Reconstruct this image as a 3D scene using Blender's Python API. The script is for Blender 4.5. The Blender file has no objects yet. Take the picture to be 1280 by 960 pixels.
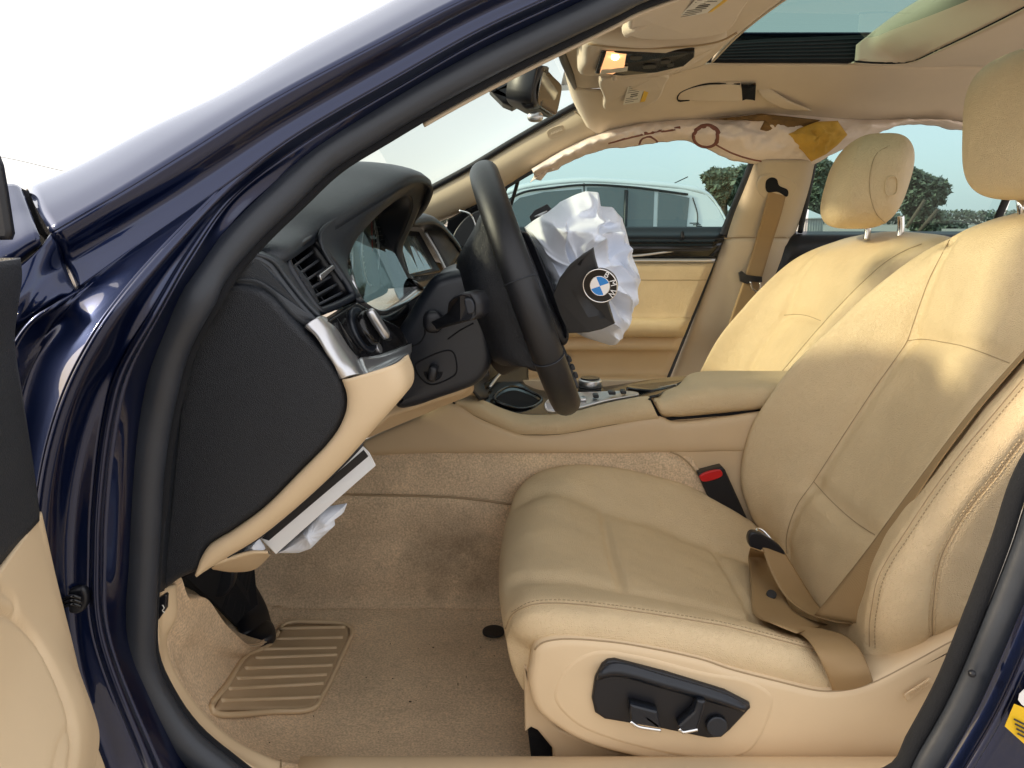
import bpy, math, random
import numpy as np
from mathutils import Vector, Matrix, noise
from mathutils.bvhtree import BVHTree
random.seed(7)
R = math.radians
SC = bpy.context.scene
COL = SC.collection

# ------------------------------------------------------------------ camera, sky, sun, exposure
F = 950.0; PITCH = R(12.5); CAM = Vector((0.0, -1.46, 1.0))
cam = bpy.data.cameras.new('camera'); camo = bpy.data.objects.new('camera', cam); COL.objects.link(camo)
cam.sensor_width = 36.0; cam.lens = 36.0 * F / 1280.0; cam.clip_start = 0.02; cam.clip_end = 3000
camo.location = CAM; camo.rotation_euler = (R(90) - PITCH, 0, 0)
SC.camera = camo

SUN_EL = 24.0; SUN_AZ = 262.0     # azimuth of the sun seen from the car, degrees clockwise from +Y (262 = ahead of the car, a little to the driver's side)
world = bpy.data.worlds.new('World'); SC.world = world; world.use_nodes = True
nt = world.node_tree; bg = nt.nodes['Background']
sky = nt.nodes.new('ShaderNodeTexSky'); sky.sky_type = 'NISHITA'; sky.sun_disc = False
sky.sun_elevation = R(SUN_EL); sky.sun_rotation = R(SUN_AZ); sky.air_density = 0.65; sky.dust_density = 3.0; sky.ozone_density = 0.4
# thin high haze: the clear-sky colour is veiled by an even warm white
veil = nt.nodes.new('ShaderNodeMix'); veil.data_type = 'RGBA'; veil.inputs[0].default_value = 0.80
nt.links.new(sky.outputs[0], veil.inputs[6]); veil.inputs[7].default_value = (2.62, 2.50, 2.38, 1)
nt.links.new(veil.outputs[2], bg.inputs['Color']); bg.inputs['Strength'].default_value = 0.15
sl = bpy.data.lights.new('sun', 'SUN'); so = bpy.data.objects.new('sun', sl); COL.objects.link(so)
sl.energy = 1.2; sl.angle = R(4.5); sl.color = (1.0, 0.83, 0.58)
sdir = Vector((math.sin(R(SUN_AZ)) * math.cos(R(SUN_EL)), math.cos(R(SUN_AZ)) * math.cos(R(SUN_EL)), math.sin(R(SUN_EL))))
so.rotation_euler = sdir.to_track_quat('Z', 'Y').to_euler()
so.location = (-3, -1, 4)
vs = SC.view_settings; vs.view_transform = 'Standard'; vs.look = 'None'; vs.exposure = 2.0; vs.gamma = 1.0
SC.cycles.max_bounces = 10; SC.cycles.transparent_max_bounces = 16; SC.cycles.use_denoising = True
SC.cycles.caustics_reflective = False; SC.cycles.caustics_refractive = False

# ------------------------------------------------------------------ measuring: photograph pixel -> place in the car
cp, sp = math.cos(PITCH), math.sin(PITCH)
def ray(px, py):
    dx = (px - 640) / F; dy = -(py - 480) / F
    return Vector((dx, cp + dy * sp, -sp + dy * cp))
def P(px, py, Y):
    r = ray(px, py); return CAM + r * ((Y - CAM.y) / r.y)
def PZ(px, py, z):
    r = ray(px, py); return CAM + r * ((z - CAM.z) / r.z)
def side(z):                       # half width of the body side (tumblehome above the belt)
    d = z - 0.92
    return 0.745 - (0.5 * d if d > 0 else 0.0)
def S(px, py, off=0.0):            # on the driver's side, off < 0 = outward
    Y = -0.74
    for _ in range(12): Y = -side(P(px, py, Y).z) + off
    return P(px, py, Y)
def SF(px, py, off=0.0):           # on the passenger's side, off > 0 = outward
    Y = 0.70
    for _ in range(12): Y = side(P(px, py, Y).z) + off
    return P(px, py, Y)
def PL(l, Y=None):                 # list of (px,py[,Y])
    return [P(a[0], a[1], a[2] if len(a) > 2 else Y) for a in l]

# ------------------------------------------------------------------ materials
def nodes_of(m): return m.node_tree.nodes, m.node_tree.links
def mat(name, col, rough=0.5, metal=0.0, spec=0.5, coat=0.0, bump=None, var=0.0, vscale=6.0, sheen=0.0, coat_rough=0.03, aniso_noise=None, emit=None, trans=0.0):
    m = bpy.data.materials.new(name); m.use_nodes = True
    N, L = nodes_of(m); b = N['Principled BSDF']
    b.inputs['Base Color'].default_value = (*col, 1); b.inputs['Roughness'].default_value = rough
    b.inputs['Metallic'].default_value = metal; b.inputs['Specular IOR Level'].default_value = spec
    b.inputs['Coat Weight'].default_value = coat; b.inputs['Coat Roughness'].default_value = coat_rough
    b.inputs['Sheen Weight'].default_value = sheen
    if trans: b.inputs['Transmission Weight'].default_value = trans
    tc = N.new('ShaderNodeTexCoord')
    if emit:
        b.inputs['Emission Color'].default_value = (*emit[0], 1); b.inputs['Emission Strength'].default_value = emit[1]
    if var:
        n = N.new('ShaderNodeTexNoise'); n.inputs['Scale'].default_value = vscale; n.inputs['Detail'].default_value = 6; n.inputs['Roughness'].default_value = 0.65
        L.new(tc.outputs['Object'], n.inputs['Vector'])
        mr = N.new('ShaderNodeMapRange'); mr.inputs['From Min'].default_value = 0.3; mr.inputs['From Max'].default_value = 0.7
        mr.inputs['To Min'].default_value = 1 - var; mr.inputs['To Max'].default_value = 1 + var
        L.new(n.outputs['Fac'], mr.inputs['Value'])
        mx = N.new('ShaderNodeVectorMath'); mx.operation = 'MULTIPLY'; mx.inputs[0].default_value = col
        L.new(mr.outputs['Result'], mx.inputs[1]); L.new(mx.outputs['Vector'], b.inputs['Base Color'])
        rr = N.new('ShaderNodeMapRange'); rr.inputs['From Min'].default_value = 0.3; rr.inputs['From Max'].default_value = 0.7
        rr.inputs['To Min'].default_value = max(0.02, rough * 0.85); rr.inputs['To Max'].default_value = min(1, rough * 1.15)
        L.new(n.outputs['Fac'], rr.inputs['Value']); L.new(rr.outputs['Result'], b.inputs['Roughness'])
    if bump:                       # list of (kind, scale, strength, distance)
        prev = None
        for kind, scale, strength, dist in bump:
            if kind == 'v':
                t = N.new('ShaderNodeTexVoronoi'); t.feature = 'DISTANCE_TO_EDGE'; t.inputs['Scale'].default_value = scale; o = t.outputs['Distance']
            elif kind == 'w':
                t = N.new('ShaderNodeTexWave'); t.inputs['Scale'].default_value = scale; t.inputs['Distortion'].default_value = 1.0; o = t.outputs['Fac']
            else:
                t = N.new('ShaderNodeTexNoise'); t.inputs['Scale'].default_value = scale; t.inputs['Detail'].default_value = 4; o = t.outputs['Fac']
            L.new(tc.outputs['Object'], t.inputs['Vector'])
            bp = N.new('ShaderNodeBump'); bp.inputs['Strength'].default_value = strength; bp.inputs['Distance'].default_value = dist
            L.new(o, bp.inputs['Height'])
            if prev: L.new(prev.outputs['Normal'], bp.inputs['Normal'])
            prev = bp
        L.new(prev.outputs['Normal'], b.inputs['Normal'])
    return m
def glass(name, tint, rough=0.0, refl=1.0):
    m = bpy.data.materials.new(name); m.use_nodes = True
    N, L = nodes_of(m); N.remove(N['Principled BSDF']); out = N['Material Output']
    t = N.new('ShaderNodeBsdfTransparent'); t.inputs['Color'].default_value = (*tint, 1)
    g = N.new('ShaderNodeBsdfGlossy'); g.inputs['Roughness'].default_value = rough
    f = N.new('ShaderNodeFresnel'); f.inputs['IOR'].default_value = 1.45
    k = N.new('ShaderNodeMath'); k.operation = 'MULTIPLY'; k.inputs[1].default_value = refl
    mx = N.new('ShaderNodeMixShader')
    L.new(f.outputs[0], k.inputs[0]); L.new(k.outputs[0], mx.inputs[0]); L.new(t.outputs[0], mx.inputs[1]); L.new(g.outputs[0], mx.inputs[2])
    L.new(mx.outputs[0], out.inputs['Surface'])
    return m

LEATHER = [('v', 420, 0.9, 0.0018), ('n', 38, 0.18, 0.008), ('n', 11, 0.22, 0.018)]
GRAIN = [('v', 520, 0.35, 0.0010)]
M = {}
M['leather'] = mat('beige_leather', (0.685, 0.53, 0.322), 0.43, bump=LEATHER, var=0.07, vscale=7)
M['leather_dark'] = mat('leather_seam_thread', (0.36, 0.26, 0.15), 0.6)
M['beige_plastic'] = mat('beige_soft_plastic', (0.70, 0.54, 0.345), 0.5, bump=[('v', 900, 0.12, 0.0006)], var=0.03)
M['beige_panel'] = mat('beige_console_plastic', (0.63, 0.475, 0.295), 0.48, bump=[('v', 900, 0.15, 0.0006)], var=0.04)
M['headliner'] = mat('woven_headliner', (0.66, 0.56, 0.44), 0.9, bump=[('n', 900, 0.25, 0.0008)], var=0.04, sheen=0.2)
M['pillar'] = mat('beige_pillar_plastic', (0.56, 0.46, 0.33), 0.6, bump=[('n', 700, 0.15, 0.0006)], var=0.03)
M['dash'] = mat('charcoal_dash_skin', (0.027, 0.033, 0.042), 0.40, bump=[('v', 560, 0.45, 0.0010)], var=0.08)
M['black_grain'] = mat('black_grained_plastic', (0.010, 0.013, 0.019), 0.46, bump=[('v', 620, 0.7, 0.0014)], var=0.1)
M['black'] = mat('black_plastic', (0.008, 0.009, 0.013), 0.40, bump=[('n', 500, 0.08, 0.0005)])
M['black_soft'] = mat('dark_column_plastic', (0.010, 0.0135, 0.021), 0.36, bump=[('v', 900, 0.2, 0.0005)], var=0.1)
M['rubber'] = mat('black_rubber_seal', (0.026, 0.031, 0.041), 0.42, bump=[('n', 220, 0.12, 0.001)], var=0.15, vscale=20)
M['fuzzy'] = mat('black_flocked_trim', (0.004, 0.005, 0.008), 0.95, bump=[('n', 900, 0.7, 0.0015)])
M['gloss'] = mat('gloss_black_trim', (0.006, 0.006, 0.007), 0.16, spec=0.35, coat=0.25, bump=[('n', 40, 0.03, 0.002)])
M['silver'] = mat('satin_silver_trim', (0.62, 0.62, 0.63), 0.32, metal=0.9, bump=[('n', 300, 0.03, 0.0005)])
M['chrome'] = mat('bright_chrome', (0.8, 0.8, 0.8), 0.12, metal=1.0)
M['wheel'] = mat('black_wheel_leather', (0.010, 0.011, 0.014), 0.42, bump=[('v', 800, 0.3, 0.0008), ('n', 90, 0.1, 0.002)], var=0.12)
M['cover'] = mat('dark_airbag_cover', (0.013, 0.014, 0.016), 0.5, bump=[('v', 900, 0.3, 0.0007)])
M['cloth'] = mat('white_airbag_nylon', (0.74, 0.79, 0.88), 0.8, bump=[('n', 24, 0.25, 0.012), ('w', 900, 0.1, 0.0004)])
M['card'] = mat('white_card', (0.78, 0.79, 0.80), 0.6, bump=[('n', 60, 0.1, 0.002)])
M['curtain'] = mat('pale_pink_curtain_airbag', (0.84, 0.73, 0.66), 0.8, bump=[('n', 30, 0.4, 0.01)], var=0.08, vscale=12)
M['curtain_line'] = mat('brown_curtain_stitching', (0.22, 0.09, 0.07), 0.85)
M['foam_yellow'] = mat('yellow_foam', (0.62, 0.38, 0.07), 0.9, bump=[('n', 120, 0.4, 0.004)], var=0.1, vscale=30)
M['foam_brown'] = mat('brown_felt', (0.20, 0.115, 0.04), 0.95, bump=[('n', 300, 0.5, 0.003)], var=0.2, vscale=40)
M['belt'] = mat('tan_belt_webbing', (0.33, 0.215, 0.10), 0.7, bump=[('w', 260, 0.25, 0.0006)])
M['belt_dark'] = M['belt']
M['red'] = mat('red_release_button', (0.55, 0.012, 0.015), 0.35)
M['paint'] = mat('dark_blue_metallic_paint', (0.005, 0.013, 0.055), 0.32, metal=0.75, coat=1.0, coat_rough=0.015, bump=[('n', 900, 0.01, 0.0003)])
M['paint'].node_tree.nodes['Principled BSDF'].inputs['Coat IOR'].default_value = 1.55
M['paint'].node_tree.nodes['Principled BSDF'].inputs['Coat Tint'].default_value = (0.80, 0.88, 1.0, 1)
M['screen'] = mat('display_glass', (0.10, 0.13, 0.13), 0.12, coat=1.0)
M['grey_door'] = mat('charcoal_door_skin', (0.018, 0.021, 0.026), 0.6, bump=[('v', 420, 0.6, 0.0014)], var=0.1)
M['label'] = mat('paper_label', (0.72, 0.70, 0.64), 0.6)
M['yellow'] = mat('yellow_sticker', (0.80, 0.50, 0.012), 0.45)
M['ink'] = mat('printed_ink', (0.03, 0.03, 0.03), 0.6)
M['blue_enamel'] = mat('blue_enamel', (0.02, 0.22, 0.62), 0.2, coat=0.6)
M['white_enamel'] = mat('white_enamel', (0.80, 0.80, 0.80), 0.2, coat=0.6)
M['lens'] = mat('frosted_lamp_lens', (0.75, 0.55, 0.42), 0.25, coat=0.5, emit=((1.0, 0.42, 0.16), 0.35))
M['bulb'] = mat('lit_bulb', (1, 0.7, 0.4), 0.4, emit=((1.0, 0.62, 0.25), 6.0))
M['mirror'] = mat('mirror_glass', (0.26, 0.235, 0.20), 0.04, metal=1.0)
M['door_glass'] = glass('green_tinted_side_glass', (0.38, 0.55, 0.56), refl=0.8)
M['wind_glass'] = glass('windscreen_glass', (0.68, 0.76, 0.73), refl=0.7)
M['roof_glass'] = glass('tinted_sunroof_glass', (0.20, 0.31, 0.28), refl=0.12)
M['cluster_glass'] = glass('cluster_cover_glass', (0.88, 0.92, 0.92), 0.02, 0.26)

def carpet(name, col, stains):
    m = mat(name, col, 0.95, bump=[('n', 1400, 0.5, 0.0016), ('n', 160, 0.25, 0.004)])
    N, L = nodes_of(m); b = N['Principled BSDF']
    tc = N.new('ShaderNodeTexCoord')
    n1 = N.new('ShaderNodeTexNoise'); n1.inputs['Scale'].default_value = 7; n1.inputs['Detail'].default_value = 8; n1.inputs['Roughness'].default_value = 0.7
    n2 = N.new('ShaderNodeTexNoise'); n2.inputs['Scale'].default_value = 330; n2.inputs['Detail'].default_value = 2
    for n in (n1, n2): L.new(tc.outputs['Object'], n.inputs['Vector'])
    r1 = N.new('ShaderNodeMapRange'); r1.inputs['From Min'].default_value = 0.3; r1.inputs['From Max'].default_value = 0.7; r1.inputs['To Min'].default_value = 0.82; r1.inputs['To Max'].default_value = 1.14
    r2 = N.new('ShaderNodeMapRange'); r2.inputs['From Min'].default_value = 0.3; r2.inputs['From Max'].default_value = 0.7; r2.inputs['To Min'].default_value = 0.76; r2.inputs['To Max'].default_value = 1.22
    L.new(n1.outputs['Fac'], r1.inputs['Value']); L.new(n2.outputs['Fac'], r2.inputs['Value'])
    mu = N.new('ShaderNodeMath'); mu.operation = 'MULTIPLY'; L.new(r1.outputs[0], mu.inputs[0]); L.new(r2.outputs[0], mu.inputs[1])
    cur = mu.outputs[0]
    ns = N.new('ShaderNodeTexNoise'); ns.inputs['Scale'].default_value = 22; ns.inputs['Detail'].default_value = 6; L.new(tc.outputs['Object'], ns.inputs['Vector'])
    for (c, rad, dark) in stains:     # ground-in dirt with ragged edges
        d = N.new('ShaderNodeVectorMath'); d.operation = 'DISTANCE'; d.inputs[1].default_value = c
        L.new(tc.outputs['Object'], d.inputs[0])
        a = N.new('ShaderNodeMath'); a.operation = 'MULTIPLY_ADD'; a.inputs[1].default_value = rad * 1.6; a.inputs[2].default_value = -rad * 0.8
        L.new(ns.outputs['Fac'], a.inputs[0])
        s = N.new('ShaderNodeMath'); s.operation = 'ADD'; L.new(d.outputs['Value'], s.inputs[0]); L.new(a.outputs[0], s.inputs[1])
        q = N.new('ShaderNodeMapRange'); q.interpolation_type = 'SMOOTHSTEP'
        q.inputs['From Min'].default_value = rad * 0.2; q.inputs['From Max'].default_value = rad * 1.1; q.inputs['To Min'].default_value = dark; q.inputs['To Max'].default_value = 1.0
        L.new(s.outputs[0], q.inputs['Value'])
        k = N.new('ShaderNodeMath'); k.operation = 'MULTIPLY'; L.new(cur, k.inputs[0]); L.new(q.outputs[0], k.inputs[1]); cur = k.outputs[0]
    v = N.new('ShaderNodeVectorMath'); v.operation = 'MULTIPLY'; v.inputs[0].default_value = col
    L.new(cur, v.inputs[1]); L.new(v.outputs['Vector'], b.inputs['Base Color'])
    return m
M['carpet'] = carpet('beige_carpet', (0.70, 0.535, 0.355), [(tuple(P(552, 688, -0.14)), 0.11, 0.66), (tuple(P(480, 590, -0.12)), 0.06, 0.88), (tuple(P(610, 730, -0.15)), 0.09, 0.75), (tuple(P(420, 700, -0.14)), 0.12, 0.85)])

# ------------------------------------------------------------------ mesh helpers
def crom(pts, n, closed=False, uni=False):
    """smooth curve through pts, n samples evenly spaced along it"""
    p = np.array([tuple(q) for q in pts], float)
    if len(p) == 2: 
        t = np.linspace(0, 1, n)[:, None]; return p[0] * (1 - t) + p[1] * t
    if closed: q = np.vstack([p[-1], p, p[0], p[1]])
    else: q = np.vstack([2 * p[0] - p[1], p, 2 * p[-1] - p[-2]])
    d = np.linalg.norm(np.diff(q, axis=0), axis=1) ** 0.5; d[d < 1e-6] = 1e-6
    out = []
    for i in range(1, len(q) - 2):
        t0 = 0.0; t1 = d[i - 1]; t2 = t1 + d[i]; t3 = t2 + d[i + 1]
        t = np.linspace(t1, t2, 17)[:-1, None]
        A1 = (t1 - t) / (t1 - t0) * q[i - 1] + (t - t0) / (t1 - t0) * q[i]
        A2 = (t2 - t) / (t2 - t1) * q[i] + (t - t1) / (t2 - t1) * q[i + 1]
        A3 = (t3 - t) / (t3 - t2) * q[i + 1] + (t - t2) / (t3 - t2) * q[i + 2]
        B1 = (t2 - t) / (t2 - t0) * A1 + (t - t0) / (t2 - t0) * A2
        B2 = (t3 - t) / (t3 - t1) * A2 + (t - t1) / (t3 - t1) * A3
        out.append((t2 - t) / (t2 - t1) * B1 + (t - t1) / (t2 - t1) * B2)
    c = np.vstack(out + [q[-2][None]])
    s = np.concatenate([[0], np.cumsum(np.linalg.norm(np.diff(c, axis=0), axis=1))])
    if uni: s = np.linspace(0, 1, len(c))
    u = np.linspace(0, s[-1], n + 1)[:-1] if closed else np.linspace(0, s[-1], n)
    return np.stack([np.interp(u, s, c[:, k]) for k in range(3)], 1)
def poly(pts, n, closed=True):
    """straight sided polyline, corners kept, about n samples"""
    p = np.array([tuple(q) for q in pts], float); m = len(p); e = m if closed else m - 1
    L = [np.linalg.norm(p[(i + 1) % m] - p[i]) for i in range(e)]; T = sum(L); out = []
    for i in range(e):
        k = max(1, int(round(n * L[i] / T)))
        for j in range(k): out.append(p[i] + (p[(i + 1) % m] - p[i]) * j / k)
    if not closed: out.append(p[-1])
    return np.array(out)
def new_obj(name, v, f, m=None, parent=None, smooth=True):
    me = bpy.data.meshes.new(name)
    me.from_pydata([tuple(map(float, x)) for x in v], [], [tuple(map(int, x)) for x in f]); me.update()
    if m is not None: me.materials.append(M[m] if isinstance(m, str) else m)
    if smooth: me.polygons.foreach_set('use_smooth', [True] * len(me.polygons))
    o = bpy.data.objects.new(name, me); COL.objects.link(o)
    if parent: o.parent = parent
    return o
def empty(name, parent=None):
    o = bpy.data.objects.new(name, None); COL.objects.link(o); o.empty_display_size = 0.1
    if parent: o.parent = parent
    return o
def solid(o, t, off=0.0, bevel=0.0):
    s = o.modifiers.new('thick', 'SOLIDIFY'); s.thickness = t; s.offset = off
    if bevel:
        b = o.modifiers.new('bevel', 'BEVEL'); b.width = bevel; b.segments = 3; b.limit_method = 'ANGLE'; b.angle_limit = R(50)
    return o
def grid_faces(nu, nv, cu=False, cv=False):
    f = []
    for j in range(nv if cv else nv - 1):
        for i in range(nu if cu else nu - 1):
            f.append((j * nu + i, j * nu + (i + 1) % nu, ((j + 1) % nv) * nu + (i + 1) % nu, ((j + 1) % nv) * nu + i))
    return f
def loft_vf(curves, nu, nv, closed=False, straight=False, uni=False):
    rows = [crom(c, nu, closed, uni) for c in curves]
    if len(rows) == 2 or straight:
        a = np.array(rows); cols = []
        seg = np.linspace(0, len(rows) - 1, nv)
        g = np.array([a[int(min(s, len(rows) - 2))] * (1 - (s - int(min(s, len(rows) - 2)))) + a[int(min(s, len(rows) - 2)) + 1] * (s - int(min(s, len(rows) - 2))) for s in seg])
    else:
        a = np.array(rows); g = np.zeros((nv, nu, 3))
        for i in range(nu): g[:, i] = crom(a[:, i], nv)
    return g.reshape(-1, 3), grid_faces(nu, nv, cu=closed)
def loft(name, curves, m, parent, nu=60, nv=30, thick=0.004, closed=False, straight=False, off=0.0):
    v, f = loft_vf(curves, nu, nv, closed, straight)
    o = new_obj(name, v, f, m, parent)
    if thick: solid(o, thick, off)
    return o
def frame_normal(c):
    c0 = c.mean(0); n = np.zeros(3)
    for i in range(len(c)): n += np.cross(c[i] - c0, c[(i + 1) % len(c)] - c0)
    return n / (np.linalg.norm(n) + 1e-12)
def slab_vf(pts, thick, bevel=0.004, n=72, smooth=True, dome=0.0, front=None, rings=5):
    c = crom(pts, n, True) if smooth else poly(pts, n, True)
    nrm = frame_normal(c); fr = np.array(front if front is not None else (tuple(CAM - Vector(c.mean(0)))))
    if np.dot(nrm, fr) < 0: nrm = -nrm; c = c[::-1]
    n = len(c); ctr = c.mean(0)
    tan = np.roll(c, -1, 0) - np.roll(c, 1, 0); tan /= (np.linalg.norm(tan, axis=1)[:, None] + 1e-12)
    inn = np.cross(nrm, tan); inn /= (np.linalg.norm(inn, axis=1)[:, None] + 1e-12)
    V = [c - nrm * thick]; k = 4
    if bevel > 0:
        for j in range(k + 1):
            a = j / k * math.pi / 2
            V.append(c + inn * bevel * (1 - math.cos(a)) - nrm * bevel * (1 - math.sin(a)))
    else: V.append(c)
    top = V[-1]
    if dome:
        for j in range(1, rings):
            s = 1 - j / rings
            V.append(ctr + (top - ctr) * s + nrm * dome * (1 - s * s))
    v = np.vstack(V); nr = len(V); f = grid_faces(n, nr, cu=True)
    f.append(tuple(range(n - 1, -1, -1)))
    if dome:
        v = np.vstack([v, (ctr + nrm * dome)[None]]); b = (nr - 1) * n
        f += [(b + i, b + (i + 1) % n, len(v) - 1) for i in range(n)]
    else: f.append(tuple(range((nr - 1) * n, nr * n)))
    return v, f
def slab(name, pts, thick, m, parent, **k):
    v, f = slab_vf(pts, thick, **k); o = new_obj(name, v, f, m, parent)
    if not k.get('dome'):
        try:
            for p in (o.data.polygons[len(f) - 1], o.data.polygons[len(f) - 2]): p.use_smooth = False
        except Exception: pass
    return o
def tube_vf(path, r, n=8, closed=False, samples=None, flat=1.0, up=(0, 1, 0), smooth=True):
    c = (crom(path, samples or max(8, len(path) * 6), closed) if smooth else np.array([tuple(q) for q in path], float))
    m = len(c); up = np.array(up, float)
    if closed: t = np.roll(c, -1, 0) - np.roll(c, 1, 0)
    else: t = np.gradient(c, axis=0)
    t /= (np.linalg.norm(t, axis=1)[:, None] + 1e-12)
    a = np.cross(t, up); la = np.linalg.norm(a, axis=1)[:, None]
    a = np.where(la < 1e-3, np.array([[1.0, 0, 0]]), a / (la + 1e-12)); b = np.cross(a, t)
    rr = np.full(m, r) if np.isscalar(r) else np.interp(np.linspace(0, 1, m), np.linspace(0, 1, len(r)), r)
    v = []
    for k in range(n):
        w = 2 * math.pi * k / n
        v.append(c + a * (rr * math.cos(w))[:, None] + b * (rr * flat * math.sin(w))[:, None])
    v = np.stack(v, 1).reshape(-1, 3); f = grid_faces(n, m, cu=True, cv=closed)
    if not closed: f += [tuple(range(n - 1, -1, -1)), tuple(range((m - 1) * n, m * n))]
    return v, f
def tube(name, path, r, m, parent, **k):
    v, f = tube_vf(path, r, **k); return new_obj(name, v, f, m, parent)
def join_vf(l):
    V = []; Fc = []; b = 0
    for v, f in l:
        V.append(np.asarray(v, float)); Fc += [tuple(i + b for i in q) for q in f]; b += len(v)
    return np.vstack(V), Fc
def rbox_vf(c, size, rot=(0, 0, 0), bevel=0.004):
    x, y, z = [s / 2 for s in size]
    pts = [(-x, -y), (x, -y), (x, y), (-x, y)]; b = min(bevel, x * .9, y * .9, z * .9)
    ring = []
    for (px, py) in pts:
        for k in range(4):
            a = math.atan2(py, px); q = {(-1, -1): 180, (1, -1): 270, (1, 1): 0, (-1, 1): 90}[(int(math.copysign(1, px)), int(math.copysign(1, py)))]
            w = R(q + 30 * k); ring.append((px - math.copysign(b, px) + b * math.cos(w), py - math.copysign(b, py) + b * math.sin(w)))
    n = len(ring); ring = np.array(ring); V = []
    def lay(s, zz):
        sc = np.array([(x - b * s) / x, (y - b * s) / y]); return np.hstack([ring * sc, np.full((n, 1), zz)])
    for s, zz in ((1, -z), (.3, -z + b * .3), (0, -z + b), (0, z - b), (.3, z - b * .3), (1, z)): V.append(lay(s, zz))
    v = np.vstack(V); f = grid_faces(n, 6, cu=True) + [tuple(range(n - 1, -1, -1)), tuple(range(5 * n, 6 * n))]
    from mathutils import Euler
    mt = np.array(Euler(rot).to_matrix()); return v @ mt.T + np.array(tuple(c)), f
def rbox(name, c, size, m, parent, rot=(0, 0, 0), bevel=0.004):
    v, f = rbox_vf(c, size, rot, bevel); o = new_obj(name, v, f, m, parent); return o
def sellip_vf(c, size, rot=(0, 0, 0), e1=0.6, e2=0.6, nu=48, nv=28):
    v = []
    sg = lambda a, e: math.copysign(abs(a) ** e, a)
    for j in range(nv):
        ph = -math.pi / 2 + math.pi * j / (nv - 1)
        for i in range(nu):
            th = 2 * math.pi * i / nu
            v.append((size[0] / 2 * sg(math.cos(ph), e1) * sg(math.cos(th), e2), size[1] / 2 * sg(math.cos(ph), e1) * sg(math.sin(th), e2), size[2] / 2 * sg(math.sin(ph), e1)))
    from mathutils import Euler
    mt = np.array(Euler(rot).to_matrix()); return np.array(v) @ mt.T + np.array(tuple(c)), grid_faces(nu, nv, cu=True)
def seg_dist(v, c):
    d = np.full(len(v), 9.0)
    for i in range(len(c) - 1):
        a, b = c[i], c[i + 1]; ab = b - a; t = np.clip(((v - a) @ ab) / (ab @ ab + 1e-12), 0, 1)
        d = np.minimum(d, np.linalg.norm(v - a - t[:, None] * ab, axis=1))
    return d
def vnormals(v, f):
    n = np.zeros_like(v); F4 = np.array([q for q in f if len(q) == 4])
    fn = np.cross(v[F4[:, 2]] - v[F4[:, 0]], v[F4[:, 3]] - v[F4[:, 1]])
    for k in range(4): np.add.at(n, F4[:, k], fn)
    return n / (np.linalg.norm(n, axis=1)[:, None] + 1e-12)
def on_mesh(v, f, pix, n=40, lift=0.0, closed=False):
    """follow a line drawn in the photograph over a built surface"""
    bv = BVHTree.FromPolygons([tuple(x) for x in v], f); out = []
    pp = crom([(a[0], a[1], 0) for a in pix], n, closed)
    for a in pp:
        d = ray(a[0], a[1]).normalized(); h = bv.ray_cast(CAM, d)
        if h[0] is not None:
            nn = h[1] if h[1].dot(d) < 0 else -h[1]
            out.append(tuple(h[0] + nn * lift))
    return np.array(out)
def groove(v, f, lines, width=0.008, depth=0.006, toward=None):
    n = vnormals(v, f); to = np.array(tuple(toward if toward is not None else CAM)) - v
    s = np.sign(np.sum(n * to, 1)); s[s == 0] = 1
    if toward is not None: n = n * (1 if np.sum(s) >= 0 else -1)
    else: n = n * (1 if np.sum(s) >= 0 else -1)
    for c in lines:
        if len(c) < 2: continue
        d = seg_dist(v, c); v = v - n * (depth * np.exp(-(d / width) ** 2))[:, None]
    return v

def font_mesh(o, mt, par):
    """turn a text object into a plain mesh standing at mt"""
    o.parent = None; bpy.context.view_layer.update()
    me = bpy.data.meshes.new_from_object(o.evaluated_get(bpy.context.evaluated_depsgraph_get())); n = o.name
    bpy.data.objects.remove(o); me.transform(mt); q = bpy.data.objects.new(n, me); COL.objects.link(q); q.parent = par; return q
# ================================================================== the setting
def plain_ground():
    m = mat('fill_bounce_gravel', (0.36, 0.32, 0.27), 0.95, bump=[('n', 30, 0.4, 0.02)], var=0.2, vscale=1.5)  # base colour raised so the ground bounces fill light into the cabin
    o = new_obj('ground', [(-900, -900, 0), (900, -900, 0), (900, 900, 0), (-900, 900, 0)], [(0, 1, 2, 3)], m, None, False)
    o['kind'] = 'structure'
plain_ground()

CAR = empty('car'); CAR['label'] = 'dark blue sedan with open front door, beige leather cabin and burst airbags'; CAR['category'] = 'car'

# ================================================================== body side round the driver's door opening
def WP(x, y, z): return Vector((x, y, z))
seal_front = [(800, -15), (770, 0), (715, 26), (662, 51), (600, 82), (530, 120), (470, 156), (405, 197), (356, 243), (305, 293), (270, 334), (248, 370), (216, 430), (197, 500), (184, 580), (178, 680), (174, 760), (175, 830), (195, 877), (228, 924), (272, 962), (330, 1000)]
seal_path = [S(a, b) for a, b in seal_front] + [WP(-0.12, -0.745, 0.345), WP(0.08, -0.745, 0.34), WP(0.28, -0.745, 0.345)] + [S(a, b) for a, b in ((1138, 990), (1163, 950), (1203, 880), (1243, 790), (1283, 690), (1315, 600))] + \
    [WP(0.59, -0.745, 0.88), WP(0.615, -0.70, 1.04), WP(0.61, -0.62, 1.17), WP(0.55, -0.572, 1.262), WP(0.40, -0.562, 1.285), WP(0.26, -0.568, 1.272)]
tube('door_seal', seal_path, [0.0148 if p[2] > .93 or p[0] > .3 else 0.0172 for p in crom(seal_path, 200, True)], 'rubber', CAR, n=14, closed=True, samples=300, flat=0.85)
sc_ = crom(seal_path, 260, True)
def inward(k, dy, c=sc_):
    out = []
    for p in c:
        d = np.array([0.14 - p[0], 0, 0.80 - p[2]]); d /= np.linalg.norm(d)
        out.append(p + d * k + np.array([0, dy, 0]))
    return out
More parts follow.
